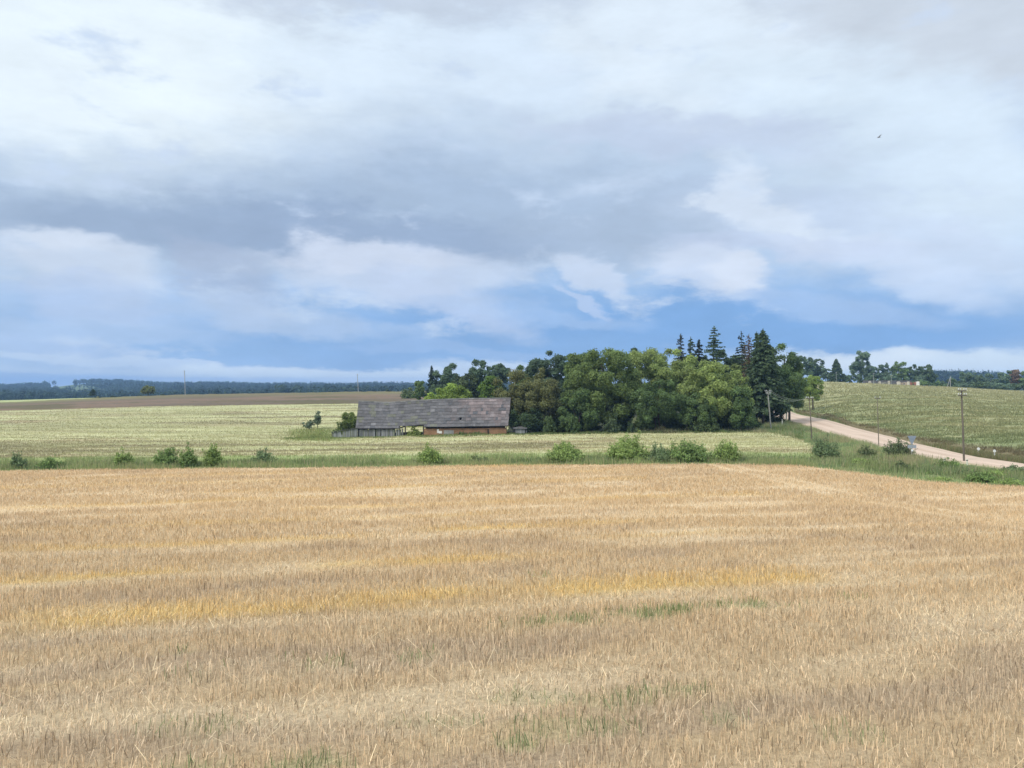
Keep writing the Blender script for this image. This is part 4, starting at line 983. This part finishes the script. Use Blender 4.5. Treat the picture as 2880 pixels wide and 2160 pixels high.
    for x in np.linspace(x0 + .4, x1 - .4, 12):
        for s in (-1, 1):
            yb_ = Yf + .2 if s < 0 else Yb - .2
            P = np.array([[x, yb_, float(eave(x)) - .05], [x, Yr, float(ridge(x)) - .3]])
            mb.tube(loc(P), [.08, .08], (.09, .08, .065), 5)
        mb.box(loc([x, Yr, float(eave(x)) - .05]), (.14, Yb - Yf - .4, .16), (.09, .08, .065))
    mb.build('rafters', M['wood'], root)
    # back wall with a wide opening opposite the doorway, and the two gable ends
    planks('back_wall', x0 + .3, ux(1112, Yb), Yb, lambda x: float(eave(x)) + .1, gaps=0, fit=1.0)
    planks('back_wall', ux(1197, Yb), x1 - .3, Yb, lambda x: float(eave(x)) + .1, gaps=0, fit=1.0)
    for xg in (x0 + .12, x1 - .12):
        mb = MB(); y = Yf + .05
        while y < Yb - .05:
            w = rng.uniform(.16, .26); s = 1 - abs((y - Yr) / (Yr - Yf)); t = lerp(float(eave(xg)) - .15, float(ridge(xg)) - .35, s); b = float(h(xg, Yf)) - .2
            mb.box(loc([xg, y + w / 2, (t + b) / 2]), (.035, w * .95, t - b), np.array([.2, .2, .2]) * rng.uniform(.7, 1.3)); y += w
        mb.build('gable_wall', M['wood'], root)
    # lean-to on the left
    lt = thing('lean_to_shed', 'weathered grey plank lean-to with sloping top at the left end of the barn', 'shed', (ux(968, 129.6), 129.6, float(h(ux(968, 129.6), 129.6))))
    lo = np.array(lt.location); mb = MB(); x = ux(934, 129.5); xe = ux(1003, 129.5)
    tops = lambda x: vz(np.interp(1440 + F * x / 129.5, [934, 962, 1003], [1216, 1212, 1204]), 129.5)
    k = 0
    while x < xe:
        w = rng.uniform(.15, .26); g = rng.uniform(.17, .33); c = np.array([g * .97, g, g * .99])
        if rng.random() < .3: c = np.array([g * .85, g * .88, g * .66])
        t = tops(x) - rng.uniform(0, .08); um = 1440 + F * x / 129.5
        if 958 < um < 963: t -= .5
        b = float(h(x, 129.5)) - .15
        mb.box(np.array([x + w / 2, 129.5, (t + b) / 2]) - lo, (w * .93, .03, t - b), c); x += w
    mb.build('plank_wall', M['wood'], lt)
    mb = MB(); a, b = ux(932, 129.5), ux(1004, 129.5)
    V = [[a, 129.3, tops(a)], [b, 129.3, tops(b)], [b, 133, tops(b) - .1], [a, 133, tops(a) - .1]]; V = np.array(V); mb.hexa(np.vstack([V + [0, 0, .0], V + [0, 0, .09]]) - lo, (.10, .10, .095)); mb.build('roof', M['roof'], lt)
    for u in (935, 968, 1002):
        mb = MB(); x = ux(u, 129.7); zb = float(h(x, 129.7)) - .3; mb.box(np.array([x, 129.62, (zb + tops(x)) / 2]) - lo, (.14, .14, tops(x) - zb - .02), (.12, .115, .11)); mb.build('post', M['wood'], lt)
    # little shed at the right
    sx = ux(1458, 131); sh = thing('small_shed', 'tiny grey board shed with flat dark roof at the right end of the barn', 'shed', (sx, 131, float(h(sx, 131))))
    so = np.array(sh.location); gz = so[2]
    mb = MB(); x = ux(1449, 131)
    while x < ux(1474, 131) - .05:
        w = rng.uniform(.16, .24); t = vz(1206, 131); g = rng.uniform(.22, .34); mb.box(np.array([x + w / 2, 131, (t + gz - .1) / 2]) - so, (w * .95, .04, t - gz + .1), (g, g * 1.02, g * .96)); x += w
    mb.build('door', M['wood'], sh)
    mb = MB(); mb.box(np.array([ux(1460, 131), 132.1, (vz(1206, 131) + gz) / 2]) - so, (34 / F * 131, 2.0, vz(1206, 131) - gz), (.12, .115, .105)); mb.build('wall', M['wood'], sh)
    mb = MB(); mb.hexa(np.array([[ux(1443, 131), 130.8, vz(1206.5, 131)], [ux(1482, 131), 130.8, vz(1206.5, 131)], [ux(1482, 131), 133.3, vz(1203, 131)], [ux(1443, 131), 133.3, vz(1203, 131)],
        [ux(1443, 131), 130.8, vz(1204, 131)], [ux(1482, 131), 130.8, vz(1204, 131)], [ux(1482, 131), 133.3, vz(1200, 131)], [ux(1443, 131), 133.3, vz(1200, 131)]]) - so, (.16, .155, .15)); mb.build('roof', M['roof'], sh)
    for u in (1431, 1437, 1443, 1480):
        mb = MB(); x = ux(u, 130.9); mb.box(np.array([x, 130.9, (vz(1200 if u < 1450 else 1210, 131) + gz - .3) / 2]) - so, (.13, .1, vz(1200 if u < 1450 else 1210, 131) - gz + .3), (.11, .105, .1) if u < 1450 else (.22, .22, .2)); mb.build('post', M['wood'], sh)
barn()

# ------------------------------------------------------------------ poles and cables
WOODP = (0.16, 0.135, 0.105); CONC = (0.36, 0.355, 0.34)
def pole(name, label, ub, Y, utop, vtop, r, col, arms=(), cat='pole', group=None, insul=(.6, .6, .58), strut=None):
    x = ux(ub, Y); g = float(h(x, Y)); top = np.array([ux(utop, Y) - x, 0, vz(vtop, Y) - g])
    root = thing(name, label, cat, (x, Y, g), group)
    mb = MB(); mb.tube(np.array([[0, 0, -.5], top * .5, top]), [r, r * .88, r * .72], col, 10); mb.build('shaft', M['wood'], root, False)
    tips = []
    for f, half in arms:
        c = top * f; mb = MB(); mb.box(c + np.array([0, -r - .04, 0]), (half * 2, .08, .10), np.array(col) * .8); arm = mb.build('crossarm', M['wood'], root)
        for s in (-1, -.45, .45, 1) if half > .35 else (-1, 1):
            mb = MB(); p = c + np.array([s * half * .93, -r - .04, .05])
            mb.tube(np.array([p, p + [0, 0, .07], p + [0, 0, .08], p + [0, 0, .16], p + [0, 0, .2]]), [.018, .018, .055, .06, .03], insul, 8); mb.build('insulator', M['paint'], arm)
            tips.append(np.array([x, Y, g]) + p + np.array([0, 0, .14]))
    if strut is not None:
        mb = MB(); mb.tube(np.array([[strut, 0, -.3], top * .93]), [r * .9, r * .7], col, 8); mb.build('strut', M['wood'], root)
    return root, tips
GP = 'wooden power poles along the road'
p1, t1 = pole('power_pole', 'tall dark wooden power pole with two crossarms nearest on the right verge', 2712, 80.2, 2704, 1099, .105, WOODP, ((1.0, .42), (.935, .42)), group=GP)
p2, t2 = pole('power_pole', 'thin dark power pole among verge shrubs left of the triangular sign', 2472, 101, 2467, 1118, .06, (0.19, 0.165, 0.125), ((.98, .35),), group=GP)
p3, t3 = pole('power_pole', 'dark wooden power pole with white insulators in front of the gravel road', 2284, 110, 2276, 1119, .09, WOODP, ((.985, .5),), group=GP, insul=(.85, .85, .82))
p4, t4 = pole('power_pole', 'pale grey power pole in front of the large spruce', 2169, 142, 2159, 1100, .14, (0.34, 0.33, 0.29), ((.99, .55), (.93, .4)), group=GP, insul=(.75, .75, .72))
pole('power_pole', 'leaning pale pole with dark insulators above the olive willow', 1462, 147, 1443, 1038, .11, (0.40, 0.38, 0.33), ((.985, .7), (.93, .7)), insul=(.08, .08, .08))
GFP = 'grey concrete poles on the skyline'
pole('concrete_pole', 'grey concrete pole on the skyline above the left shrubs', 521, 394, 519, 1042, .19, CONC, ((.97, .5),), group=GFP)
pole('concrete_pole', 'grey concrete pole on the skyline above the left end of the barn roof', 1008, 394, 1005, 1052, .17, CONC, ((.96, .5),), group=GFP)
pole('concrete_pole', 'pale far pole with slanting strut on the right hill', 2673, 388, 2673, 1058, .16, CONC, (), group=GFP, strut=-1.9)
pole('concrete_pole', 'thin far pole before the cone shaped hedgerow tree', 2352, 392, 2352, 1048, .12, (0.26, 0.27, 0.25), ((.97, .4),), group=GFP)
pole('concrete_pole', 'thin far pole left of the ruin', 2457, 392, 2457, 1050, .13, (0.30, 0.31, 0.29), ((.97, .4),), group=GFP)
pole('concrete_pole', 'thin far pole rising behind the middle of the ruin', 2507, 392, 2507, 1056, .12, (0.28, 0.29, 0.27), ((.97, .4),), group=GFP)
def cable(label, a, b, sag, r=.014, col=(.16, .17, .15)):
    t = np.linspace(0, 1, 26)[:, None]; P = a * (1 - t) + b * t; P[:, 2] -= (4 * sag * t * (1 - t))[:, 0]
    mid = P[0].copy(); mb = MB(); mb.tube(P - mid, r, col, 5); o = mb.build('power_line', M['cable']); o.location = mid
    tag(o, label, 'cable', 'power lines beside the road')
cable('upper sagging power line from the pale spruce pole to the white insulators', t4[3], t3[3], .9, .016, (.32, .35, .28))
cable('middle sagging power line from the pale spruce pole to the white insulators', t4[2], t3[2], 1.05, .016, (.32, .35, .28))
cable('lowest sagging power line from the pale spruce pole to the white insulators', t4[5], t3[0], 1.1, .016, (.30, .33, .26))
cable('thin power line from the white insulators to the thin pole in the shrubs', t3[0], t2[0], .5, .008)
cable('thin power line from the thin pole in the shrubs to the tall pole', t2[0], t1[0], .5, .008)

# ------------------------------------------------------------------ signs and posts
def disc(mb, c, r, th, col, k=20):
    an = np.linspace(0, 2 * np.pi, k, endpoint=False); ring = np.stack([np.cos(an) * r, 0 * an, np.sin(an) * r], 1)
    V = np.vstack([ring + c + [0, -th / 2, 0], ring + c + [0, th / 2, 0], [np.array(c) + [0, -th / 2, 0]], [np.array(c) + [0, th / 2, 0]]])
    Q = [[i, (i + 1) % k, k + (i + 1) % k, k + i] for i in range(k)]
    Q += [[2 * k, (i + 2) % k, (i + 1) % k, i] for i in range(0, k, 2)] + [[2 * k + 1, k + i, k + (i + 1) % k, k + (i + 2) % k] for i in range(0, k, 2)]
    mb.add(V, Q, col)
def yield_sign():
    Y = 84.5; x = ux(2565, Y); g = float(h(x, Y)); S = Y / F
    root = thing('yield_sign', 'grey back of a downward pointing triangular road sign with plate beneath', 'road sign', (x, Y, g))
    zt = vz(1226, Y) - g
    mb = MB(); mb.tube(np.array([[0, .05, -.4], [0, .05, zt]]), [.035, .035], (.34, .36, .38), 10); mb.build('post', M['paint'], root)
    w, hh = 12.5 * S, 25 * S
    def tri(o, sc, y0, y1):
        T = np.array([[-w, 0, 0], [w, 0, 0], [.012, 0, -hh * 1.0], [-.012, 0, -hh * 1.0]]) * sc + np.array([0, 0, o])
        return np.vstack([T[[3, 2, 1, 0]] + [0, y0, 0], T[[3, 2, 1, 0]] + [0, y1, 0]])
    mb = MB(); mb.hexa(tri(zt, 1.0, -.012, .012), (.27, .31, .37)); mb.build('sign_plate', M['paint'], root)
    mb = MB(); mb.box((0, -.022, zt - hh * .3), (w * .9, .018, .035), (.25, .28, .33)); mb.build('bracket', M['paint'], root)
    mb = MB(); zc = vz(1256, Y) - g; mb.box((0, 0, zc), (24 * S, .02, 9 * S), (.34, .37, .40)); mb.build('supplementary_plate', M['paint'], root)
    mb = MB(); disc(mb, (0, -.03, vz(1266.5, Y) - g), 3.2 * S, .03, (.85, .85, .82)); mb.build('reflector', M['paint'], root)
yield_sign()
def marker(label, u, vt, Y, offs):
    x = ux(u, Y); g = float(h(x, Y)); S = Y / F; root = thing('marker_post', label, 'post', (x, Y, g), 'white disc marker posts across the road')
    zt = vz(vt, Y) - g
    mb = MB(); mb.tube(np.array([[offs, .03, -.3], [0, .03, zt]]), [.025, .025], (.6, .58, .52), 8); mb.build('post', M['paint'], root)
    mb = MB(); disc(mb, (0, 0, zt), 4.2 * S, .03, (.86, .85, .78)); mb.build('disc', M['paint'], root)
    mb = MB(); mb.box((offs * .4, -.01, zt - 10.5 * S), (5 * S, .03, 6 * S), (.84, .83, .76)); mb.build('tag_plate', M['paint'], root)
marker('white disc marker post beyond the road right of the tall pole', 2752, 1262.5, 86.5, -.1)
marker('white disc marker post nearest the right edge beyond the road', 2797, 1268.5, 84, 0)
def guide(label, u, vt, vb, Y, r=.06):
    x = ux(u, Y); g = float(h(x, Y)); zt = vz(vt, Y) - g; root = thing('guide_post', label, 'post', (x, Y, g), 'white roadside guide posts')
    mb = MB(); mb.box((0, 0, (zt - .3) / 2), (r * 2, r * 1.4, zt + .3), (.72, .70, .58)); mb.build('post', M['paint'], root)
    mb = MB(); mb.box((0, 0, zt - .14), (r * 2.1, r * 1.5, .09), (.08, .08, .08)); mb.build('band', M['paint'], root)
guide('white guide post on the verge left of the tall pole', 2656, 1288, 1300, 78)
guide('white guide post on the verge just right of the tall pole', 2720, 1291, 1302, 77.6)
guide('white guide post at the far road end by the dark bush', 2212, 1157, 1178, 170, .13)
guide('short white guide post at the left road bend near the spruce', 2200, 1180, 1195, 150, .1)

# ------------------------------------------------------------------ ruin on the hill
def ruin():
    Y = 396; x0 = ux(2438, Y); root = thing('ruined_farmhouse', 'ruined low brick and plaster building with pale pillars on the far hill', 'ruin', (x0, Y, float(h(x0, Y))))
    ro = np.array(root.location); S = Y / F
    for u, w, top in ((2446, 6, 1073), (2474, 5, 1074), (2500, 5, 1072.5), (2527, 8, 1074), (2554, 6, 1074), (2581, 8, 1073.5)):
        x = ux(u, Y); g = float(h(x, Y)); t = vz(top, Y); mb = MB()
        n = 4
        mb.box(np.array([x, Y, (t + g - .3) / 2]) - ro, (w * S, .9, t - g + .3), (.46, .42, .34) if u < 2520 else (.60, .55, .45) if u < 2570 else (.78, .76, .70))
        mb.box(np.array([x + .1, Y + .05, t + .12]) - ro, (w * S * .6, .7, .25), (.55, .5, .42)); mb.build('pillar', M['masonry'], root)
    for u0, u1, top, col in ((2449, 2472, 1076, (.2, .19, .17)), (2477, 2498, 1075, (.28, .27, .22)), (2503, 2523, 1077, (.2, .19, .18)), (2531, 2551, 1075, (.42, .33, .25)), (2557, 2577, 1074.5, (.34, .16, .12))):
        mb = MB(); n = 7; us = np.linspace(u0, u1, n + 1)
        for i, (a, b) in enumerate(zip(us[:-1], us[1:])):
            xa, xb = ux(a, Y + .3), ux(b, Y + .3); g = float(h(xa, Y)); t = vz(top, Y) - rng.uniform(0, .35)
            if i in (3, 4):   # broken window opening: sill and lintel only
                mb.box(np.array([(xa + xb) / 2, Y + .3, g + .35]) - ro, (xb - xa, .35, .9), np.array(col) * rng.uniform(.8, 1.2))
                mb.box(np.array([(xa + xb) / 2, Y + .3, t - .2]) - ro, (xb - xa, .35, .4), np.array(col) * rng.uniform(.8, 1.2))
            else:
                mb.box(np.array([(xa + xb) / 2, Y + .3, (t + g - .3) / 2]) - ro, (xb - xa, .35, t - g + .3), np.array(col) * rng.uniform(.75, 1.25))
        mb.build('wall', M['masonry'], root)
    mb = MB(); xa, xb = ux(2442, Y), ux(2580, Y); mb.box(np.array([(xa + xb) / 2, Y + 6, float(h(xa, Y)) + 1.2]) - ro, (xb - xa, .4, 2.0), (.13, .125, .12)); mb.build('rear_wall', M['masonry'], root)
ruin()

# ------------------------------------------------------------------ bird
def bird():
    Y = 62; root_loc = (ux(2472, Y), Y, vz(386, Y)); root = thing('bird', 'small grey bird flying high in the bright sky', 'bird', root_loc)
    mb = MB(); t = np.linspace(0, 1, 9); P = np.stack([-.14 + .30 * t, 0 * t, -.02 + .03 * t], 1); R = np.array([.008, .028, .034, .042, .04, .03, .016, .014, .018]); mb.tube(P, R, (.22, .23, .25), 8); mb.build('body', M['bark'], root, True)
    for s in (-1, 1):
        mb = MB(); a = np.array([[-.05, s * .03, .01], [.05, s * .03, .01], [.07, s * .15, .10], [-.01, s * .15, .10], [.10, s * .27, .12], [.05, s * .27, .12]])
        V = np.vstack([a, a - [0, 0, .008]]); mb.add(V, [[0, 1, 2, 3], [3, 2, 4, 5], [7, 6, 9, 8], [8, 9, 11, 10], [0, 3, 9, 6], [3, 5, 11, 9], [1, 7, 8, 2], [2, 8, 10, 4]], (.24, .25, .27)); mb.build('wing', M['bark'], root)
bird()

# ------------------------------------------------------------------ haze
def haze():
    x, y0, y1, z0, z1 = 4200, -60, 5150, -56, 46
    mb = MB(); mb.box((0, (y0 + y1) / 2, (z0 + z1) / 2), (2 * x, y1 - y0, z1 - z0), (1, 1, 1))
    m = bpy.data.materials.new('haze'); m.use_nodes = True; t = m.node_tree; t.nodes.clear()
    out = nd(t, 'ShaderNodeOutputMaterial'); v = nd(t, 'ShaderNodeVolumePrincipled')
    v.inputs['Color'].default_value = (0.38, 0.62, 1.0, 1); v.inputs['Density'].default_value = 0.00018; v.inputs['Anisotropy'].default_value = 0.0
    t.links.new(v.outputs[0], out.inputs['Volume'])
    o = mb.build('haze', m); tag(o, 'thin bluish haze over the distant hills', 'haze', kind='stuff')
haze()

# ------------------------------------------------------------------ sky
def lin(c):
    c = np.array(c) / 255.0
    return np.where(c <= .04045, c / 12.92, ((c + .055) / 1.055) ** 2.4)
SUN_EL, SUN_AZ = 44, 232     # degrees; azimuth clockwise from +Y
def world():
    w = bpy.data.worlds.new('World'); scene.world = w; w.use_nodes = True; t = w.node_tree; t.nodes.clear()
    L = t.links.new
    out = nd(t, 'ShaderNodeOutputWorld'); bg = nd(t, 'ShaderNodeBackground'); bg.inputs['Strength'].default_value = 0.1
    sky = nd(t, 'ShaderNodeTexSky', sky_type='NISHITA'); sky.sun_disc = False; sky.sun_elevation = math.radians(SUN_EL); sky.sun_rotation = math.radians(SUN_AZ)
    tc = nd(t, 'ShaderNodeTexCoord'); sp = nd(t, 'ShaderNodeSeparateXYZ'); L(tc.outputs['Generated'], sp.inputs[0])
    def mth(op, a, b=None, c=None):
        n = nd(t, 'ShaderNodeMath', operation=op)
        for i, v in enumerate((a, b, c)):
            if v is None: continue
            if isinstance(v, (int, float)): n.inputs[i].default_value = v
            else: L(v, n.inputs[i])
        return n.outputs[0]
    yy = mth('MAXIMUM', sp.outputs['Y'], 0.2)
    U = mth('MULTIPLY_ADD', mth('DIVIDE', sp.outputs['X'], yy), F / 1000, 1.44)       # thousands of photo pixels at y=1
    Vv = mth('MULTIPLY_ADD', mth('DIVIDE', sp.outputs['Z'], yy), -F / 1000, 1.08)
    mp = nd(t, 'ShaderNodeMapping'); mp.inputs['Scale'].default_value = (1, 1, 2.6); L(tc.outputs['Generated'], mp.inputs['Vector'])
    n1 = nd(t, 'ShaderNodeTexNoise'); n1.inputs['Scale'].default_value = 4.2; n1.inputs['Detail'].default_value = 7; n1.inputs['Roughness'].default_value = .52; L(mp.outputs[0], n1.inputs['Vector'])
    n2 = nd(t, 'ShaderNodeTexNoise'); n2.inputs['Scale'].default_value = 11; n2.inputs['Detail'].default_value = 9; n2.inputs['Roughness'].default_value = .62; L(mp.outputs[0], n2.inputs['Vector'])
    s1 = nd(t, 'ShaderNodeSeparateColor'); L(n1.outputs['Color'], s1.inputs[0]); s2 = nd(t, 'ShaderNodeSeparateColor'); L(n2.outputs['Color'], s2.inputs[0])
    n3 = nd(t, 'ShaderNodeTexNoise'); n3.inputs['Scale'].default_value = 7.5; n3.inputs['Detail'].default_value = 9; n3.inputs['Roughness'].default_value = .6; L(mp.outputs[0], n3.inputs['Vector'])
    s3 = nd(t, 'ShaderNodeSeparateColor'); L(n3.outputs['Color'], s3.inputs[0])
    # the warp shrinks toward the horizon where clouds are seen edge-on
    k = mth('MULTIPLY_ADD', mth('MAXIMUM', sp.outputs['Z'], 0.0), 2.2, 0.25)
    def warp(base, c1, c2, a1, a2):
        d = mth('ADD', mth('MULTIPLY', mth('SUBTRACT', c1, .5), a1), mth('MULTIPLY', mth('SUBTRACT', c2, .5), a2))
        return mth('ADD', base, mth('MULTIPLY', d, k))
    Uw = warp(U, s1.outputs[0], s2.outputs[0], .7, .42); Vw = warp(Vv, s1.outputs[1], s2.outputs[1], .30, .26)
    cmb = nd(t, 'ShaderNodeCombineXYZ'); L(Uw, cmb.inputs[0]); L(Vw, cmb.inputs[1])
    rp = nd(t, 'ShaderNodeValToRGB'); rp.color_ramp.interpolation = 'EASE'
    mr = nd(t, 'ShaderNodeMapRange'); mr.inputs[1].default_value = -1.5; mr.inputs[2].default_value = 1.2; L(Vw, mr.inputs[0]); L(mr.outputs[0], rp.inputs[0])
    ZEN = (215, 228, 242)
    stops = [(-1500, ZEN), (-300, (210, 226, 245)), (0, (215, 229, 246)), (300, (207, 222, 244)), (500, (197, 213, 239)), (700, (180, 200, 234)), (850, (157, 188, 234)), (940, (140, 180, 228)), (1015, (144, 183, 229)), (1065, (170, 202, 237)), (1110, (182, 206, 236))]
    el = rp.color_ramp.elements
    for i, (v, c) in enumerate(stops):
        e = el[i] if i < 2 else el.new(.5)
        e.position = (v + 1500) / 2700; e.color = (*lin(c), 1)
    # an overcast sky is brightest overhead
    # re-apply in order: the ramp sorts itself
    for e, (v, c) in zip(sorted(el, key=lambda e: e.position), stops): e.color = (*lin(c), 1)
    col = rp.outputs['Color']
    FE = [  # u, v, ru, rv, rotation, colour, amount, softness
        (200, 120, 1250, 620, 10, (235, 247, 255), .95, .7), (1250, 230, 900, 260, 6, (222, 237, 251), .7, .6), (1950, 130, 620, 330, 22, (227, 240, 252), .85, .5),
        (2760, 60, 760, 340, 8, (205, 215, 227), .9, .55), (1080, -20, 700, 150, 2, (198, 210, 226), .8, .6), (2500, 430, 700, 330, 20, (220, 236, 250), .85, .6),
        (1450, 500, 1500, 300, 0, (187, 206, 229), .75, .75), (150, 610, 1300, 270, 4, (177, 197, 221), .8, .8), (1250, 640, 1150, 230, 0, (168, 189, 216), .9, .65),
        (500, 655, 1000, 135, 5, (154, 175, 204), .9, .65), (1150, 675, 850, 105, 1, (154, 175, 205), .9, .6), (1950, 640, 650, 150, -3, (173, 192, 217), .8, .6), (1850, 380, 620, 90, 6, (196, 208, 232), .5, .6),
        (2500, 690, 700, 170, 12, (205, 221, 244), .7, .6),
        (1700, 905, 2600, 165, 0, (142, 182, 230), .75, .6), (450, 890, 900, 140, 0, (160, 192, 233), .7, .7), (1950, 935, 1500, 125, 0, (124, 169, 223), .9, .6), (1100, 985, 1100, 105, 1, (136, 176, 225), .85, .6), (300, 985, 800, 60, 2, (150, 187, 231), .6, .6),
        (130, 735, 440, 115, 14, (208, 221, 240), .95, .35), (60, 690, 300, 60, 8, (216, 227, 243), .8, .3), (1090, 765, 560, 110, 4, (203, 217, 239), .95, .35), (1000, 730, 360, 60, 2, (212, 223, 242), .85, .3), (590, 775, 270, 120, 35, (172, 187, 213), .8, .4),
        (1250, 840, 330, 70, 20, (196, 212, 239), .85, .4), (250, 850, 300, 70, 10, (188, 207, 237), .6, .5), (1690, 790, 170, 60, 35, (208, 221, 242), .9, .3), (1640, 850, 90, 26, 35, (196, 212, 240), .7, .3), (1985, 775, 270, 95, 18, (212, 224, 244), .95, .35), (2080, 800, 120, 60, 10, (220, 230, 246), .8, .3),
        (2150, 590, 260, 100, 38, (221, 233, 248), .9, .35), (2350, 690, 300, 70, 12, (218, 231, 247), .7, .4), (2620, 800, 330, 80, 14, (204, 220, 244), .75, .4), (2200, 700, 420, 70, 4, (200, 214, 240), .6, .5),
        (820, 905, 520, 60, 6, (188, 209, 238), .75, .4), (300, 925, 520, 50, 4, (182, 206, 238), .7, .4), (1500, 880, 420, 40, 8, (176, 202, 238), .6, .4), (2380, 880, 460, 55, 6, (178, 203, 238), .65, .4), (1250, 985, 520, 26, 2, (160, 191, 233), .7, .4),
        (80, 960, 380, 45, 6, (184, 206, 238), .7, .4), (350, 1018, 620, 20, 5, (190, 212, 240), .9, .5), (950, 1058, 700, 24, 1, (206, 224, 244), .95, .5), (80, 1062, 420, 28, 2, (158, 190, 233), .8, .5),
        (2600, 1030, 700, 50, 1, (210, 228, 246), 1.15, .4), (2420, 1012, 260, 34, -4, (219, 233, 248), .9, .4), (1480, 1036, 420, 34, 0, (210, 226, 244), .9, .4),
    ]
    for (u, v, ru, rv, rot, c, am, soft) in FE:
        m = nd(t, 'ShaderNodeMapping', vector_type='TEXTURE'); m.inputs['Location'].default_value = (u / 1000, v / 1000, 0); m.inputs['Rotation'].default_value = (0, 0, math.radians(rot)); m.inputs['Scale'].default_value = (ru / 1000, rv / 1000, 1)
        L(cmb.outputs[0], m.inputs['Vector'])
        g = nd(t, 'ShaderNodeTexGradient', gradient_type='SPHERICAL'); L(m.outputs[0], g.inputs['Vector'])
        r = nd(t, 'ShaderNodeMapRange', interpolation_type='SMOOTHSTEP'); r.inputs[1].default_value = 0.0; r.inputs[4].default_value = am; gs = g.outputs['Fac']
        if soft < .45: gs = mth('MULTIPLY_ADD', gs, 1.25, mth('MULTIPLY', mth('SUBTRACT', s3.outputs[2 if ru > 250 else 0], .56), 1.0)); soft = .68; am *= .8
        L(gs, r.inputs[0])
        r.inputs[2].default_value = soft; r.inputs[4].default_value = am
        x = nd(t, 'ShaderNodeMix', data_type='RGBA'); L(r.outputs[0], x.inputs[0]); L(col, x.inputs[6]); x.inputs[7].default_value = (*lin(c), 1); col = x.outputs[2]
    # fine cloud texture
    fr = nd(t, 'ShaderNodeMapRange'); fr.inputs[1].default_value = .3; fr.inputs[2].default_value = .7; fr.inputs[3].default_value = .94; fr.inputs[4].default_value = 1.06; L(s2.outputs[2], fr.inputs[0])
    fx = nd(t, 'ShaderNodeMix', data_type='RGBA', blend_type='MULTIPLY'); fx.inputs[0].default_value = 1; L(col, fx.inputs[6]); L(fr.outputs[0], fx.inputs[7])
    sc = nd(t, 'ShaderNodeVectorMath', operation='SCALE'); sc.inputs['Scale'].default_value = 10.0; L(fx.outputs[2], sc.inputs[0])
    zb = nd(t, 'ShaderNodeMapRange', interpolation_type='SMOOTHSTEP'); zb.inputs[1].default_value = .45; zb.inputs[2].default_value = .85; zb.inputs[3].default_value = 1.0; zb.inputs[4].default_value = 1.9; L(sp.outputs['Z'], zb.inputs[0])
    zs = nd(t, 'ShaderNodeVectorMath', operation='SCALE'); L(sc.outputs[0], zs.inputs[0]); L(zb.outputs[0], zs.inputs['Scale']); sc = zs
    # the clear sky shows a little through the cloud
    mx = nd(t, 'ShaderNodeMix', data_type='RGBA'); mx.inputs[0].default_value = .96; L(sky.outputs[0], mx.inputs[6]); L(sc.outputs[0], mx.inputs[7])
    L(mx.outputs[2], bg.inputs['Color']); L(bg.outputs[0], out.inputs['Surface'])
world()
sl = bpy.data.lights.new('sun', 'SUN'); sl.energy = 2.2; sl.angle = math.radians(12); sl.color = (1.0, .95, .87)
so = bpy.data.objects.new('sun', sl); COL.objects.link(so)
az = math.radians(SUN_AZ); e = math.radians(SUN_EL)
from mathutils import Vector
dirv = Vector((math.sin(az) * math.cos(e), math.cos(az) * math.cos(e), math.sin(e)))
so.rotation_euler = dirv.to_track_quat('Z', 'Y').to_euler(); so.location = (0, 0, 80)

# ------------------------------------------------------------------ camera and render settings
cam = bpy.data.cameras.new('camera'); cam.sensor_width = 36; cam.lens = F / 2880 * 36; cam.clip_end = 20000; cam.clip_start = .1
co = bpy.data.objects.new('camera', cam); COL.objects.link(co); co.location = (0, 0, CZ); co.rotation_euler = (math.radians(90), 0, 0)
scene.camera = co
vs = scene.view_settings; vs.view_transform = 'Standard'; vs.look = 'None'; vs.exposure = 0.06; vs.gamma = 1
scene.render.engine = 'CYCLES'
cy = scene.cycles; cy.use_denoising = True; cy.max_bounces = 6; cy.diffuse_bounces = 3; cy.transmission_bounces = 4; cy.volume_bounces = 0; cy.transparent_max_bounces = 8
try:
    cy.denoiser = 'OPENIMAGEDENOISE'; cy.denoising_input_passes = 'RGB_ALBEDO_NORMAL'
except Exception: pass
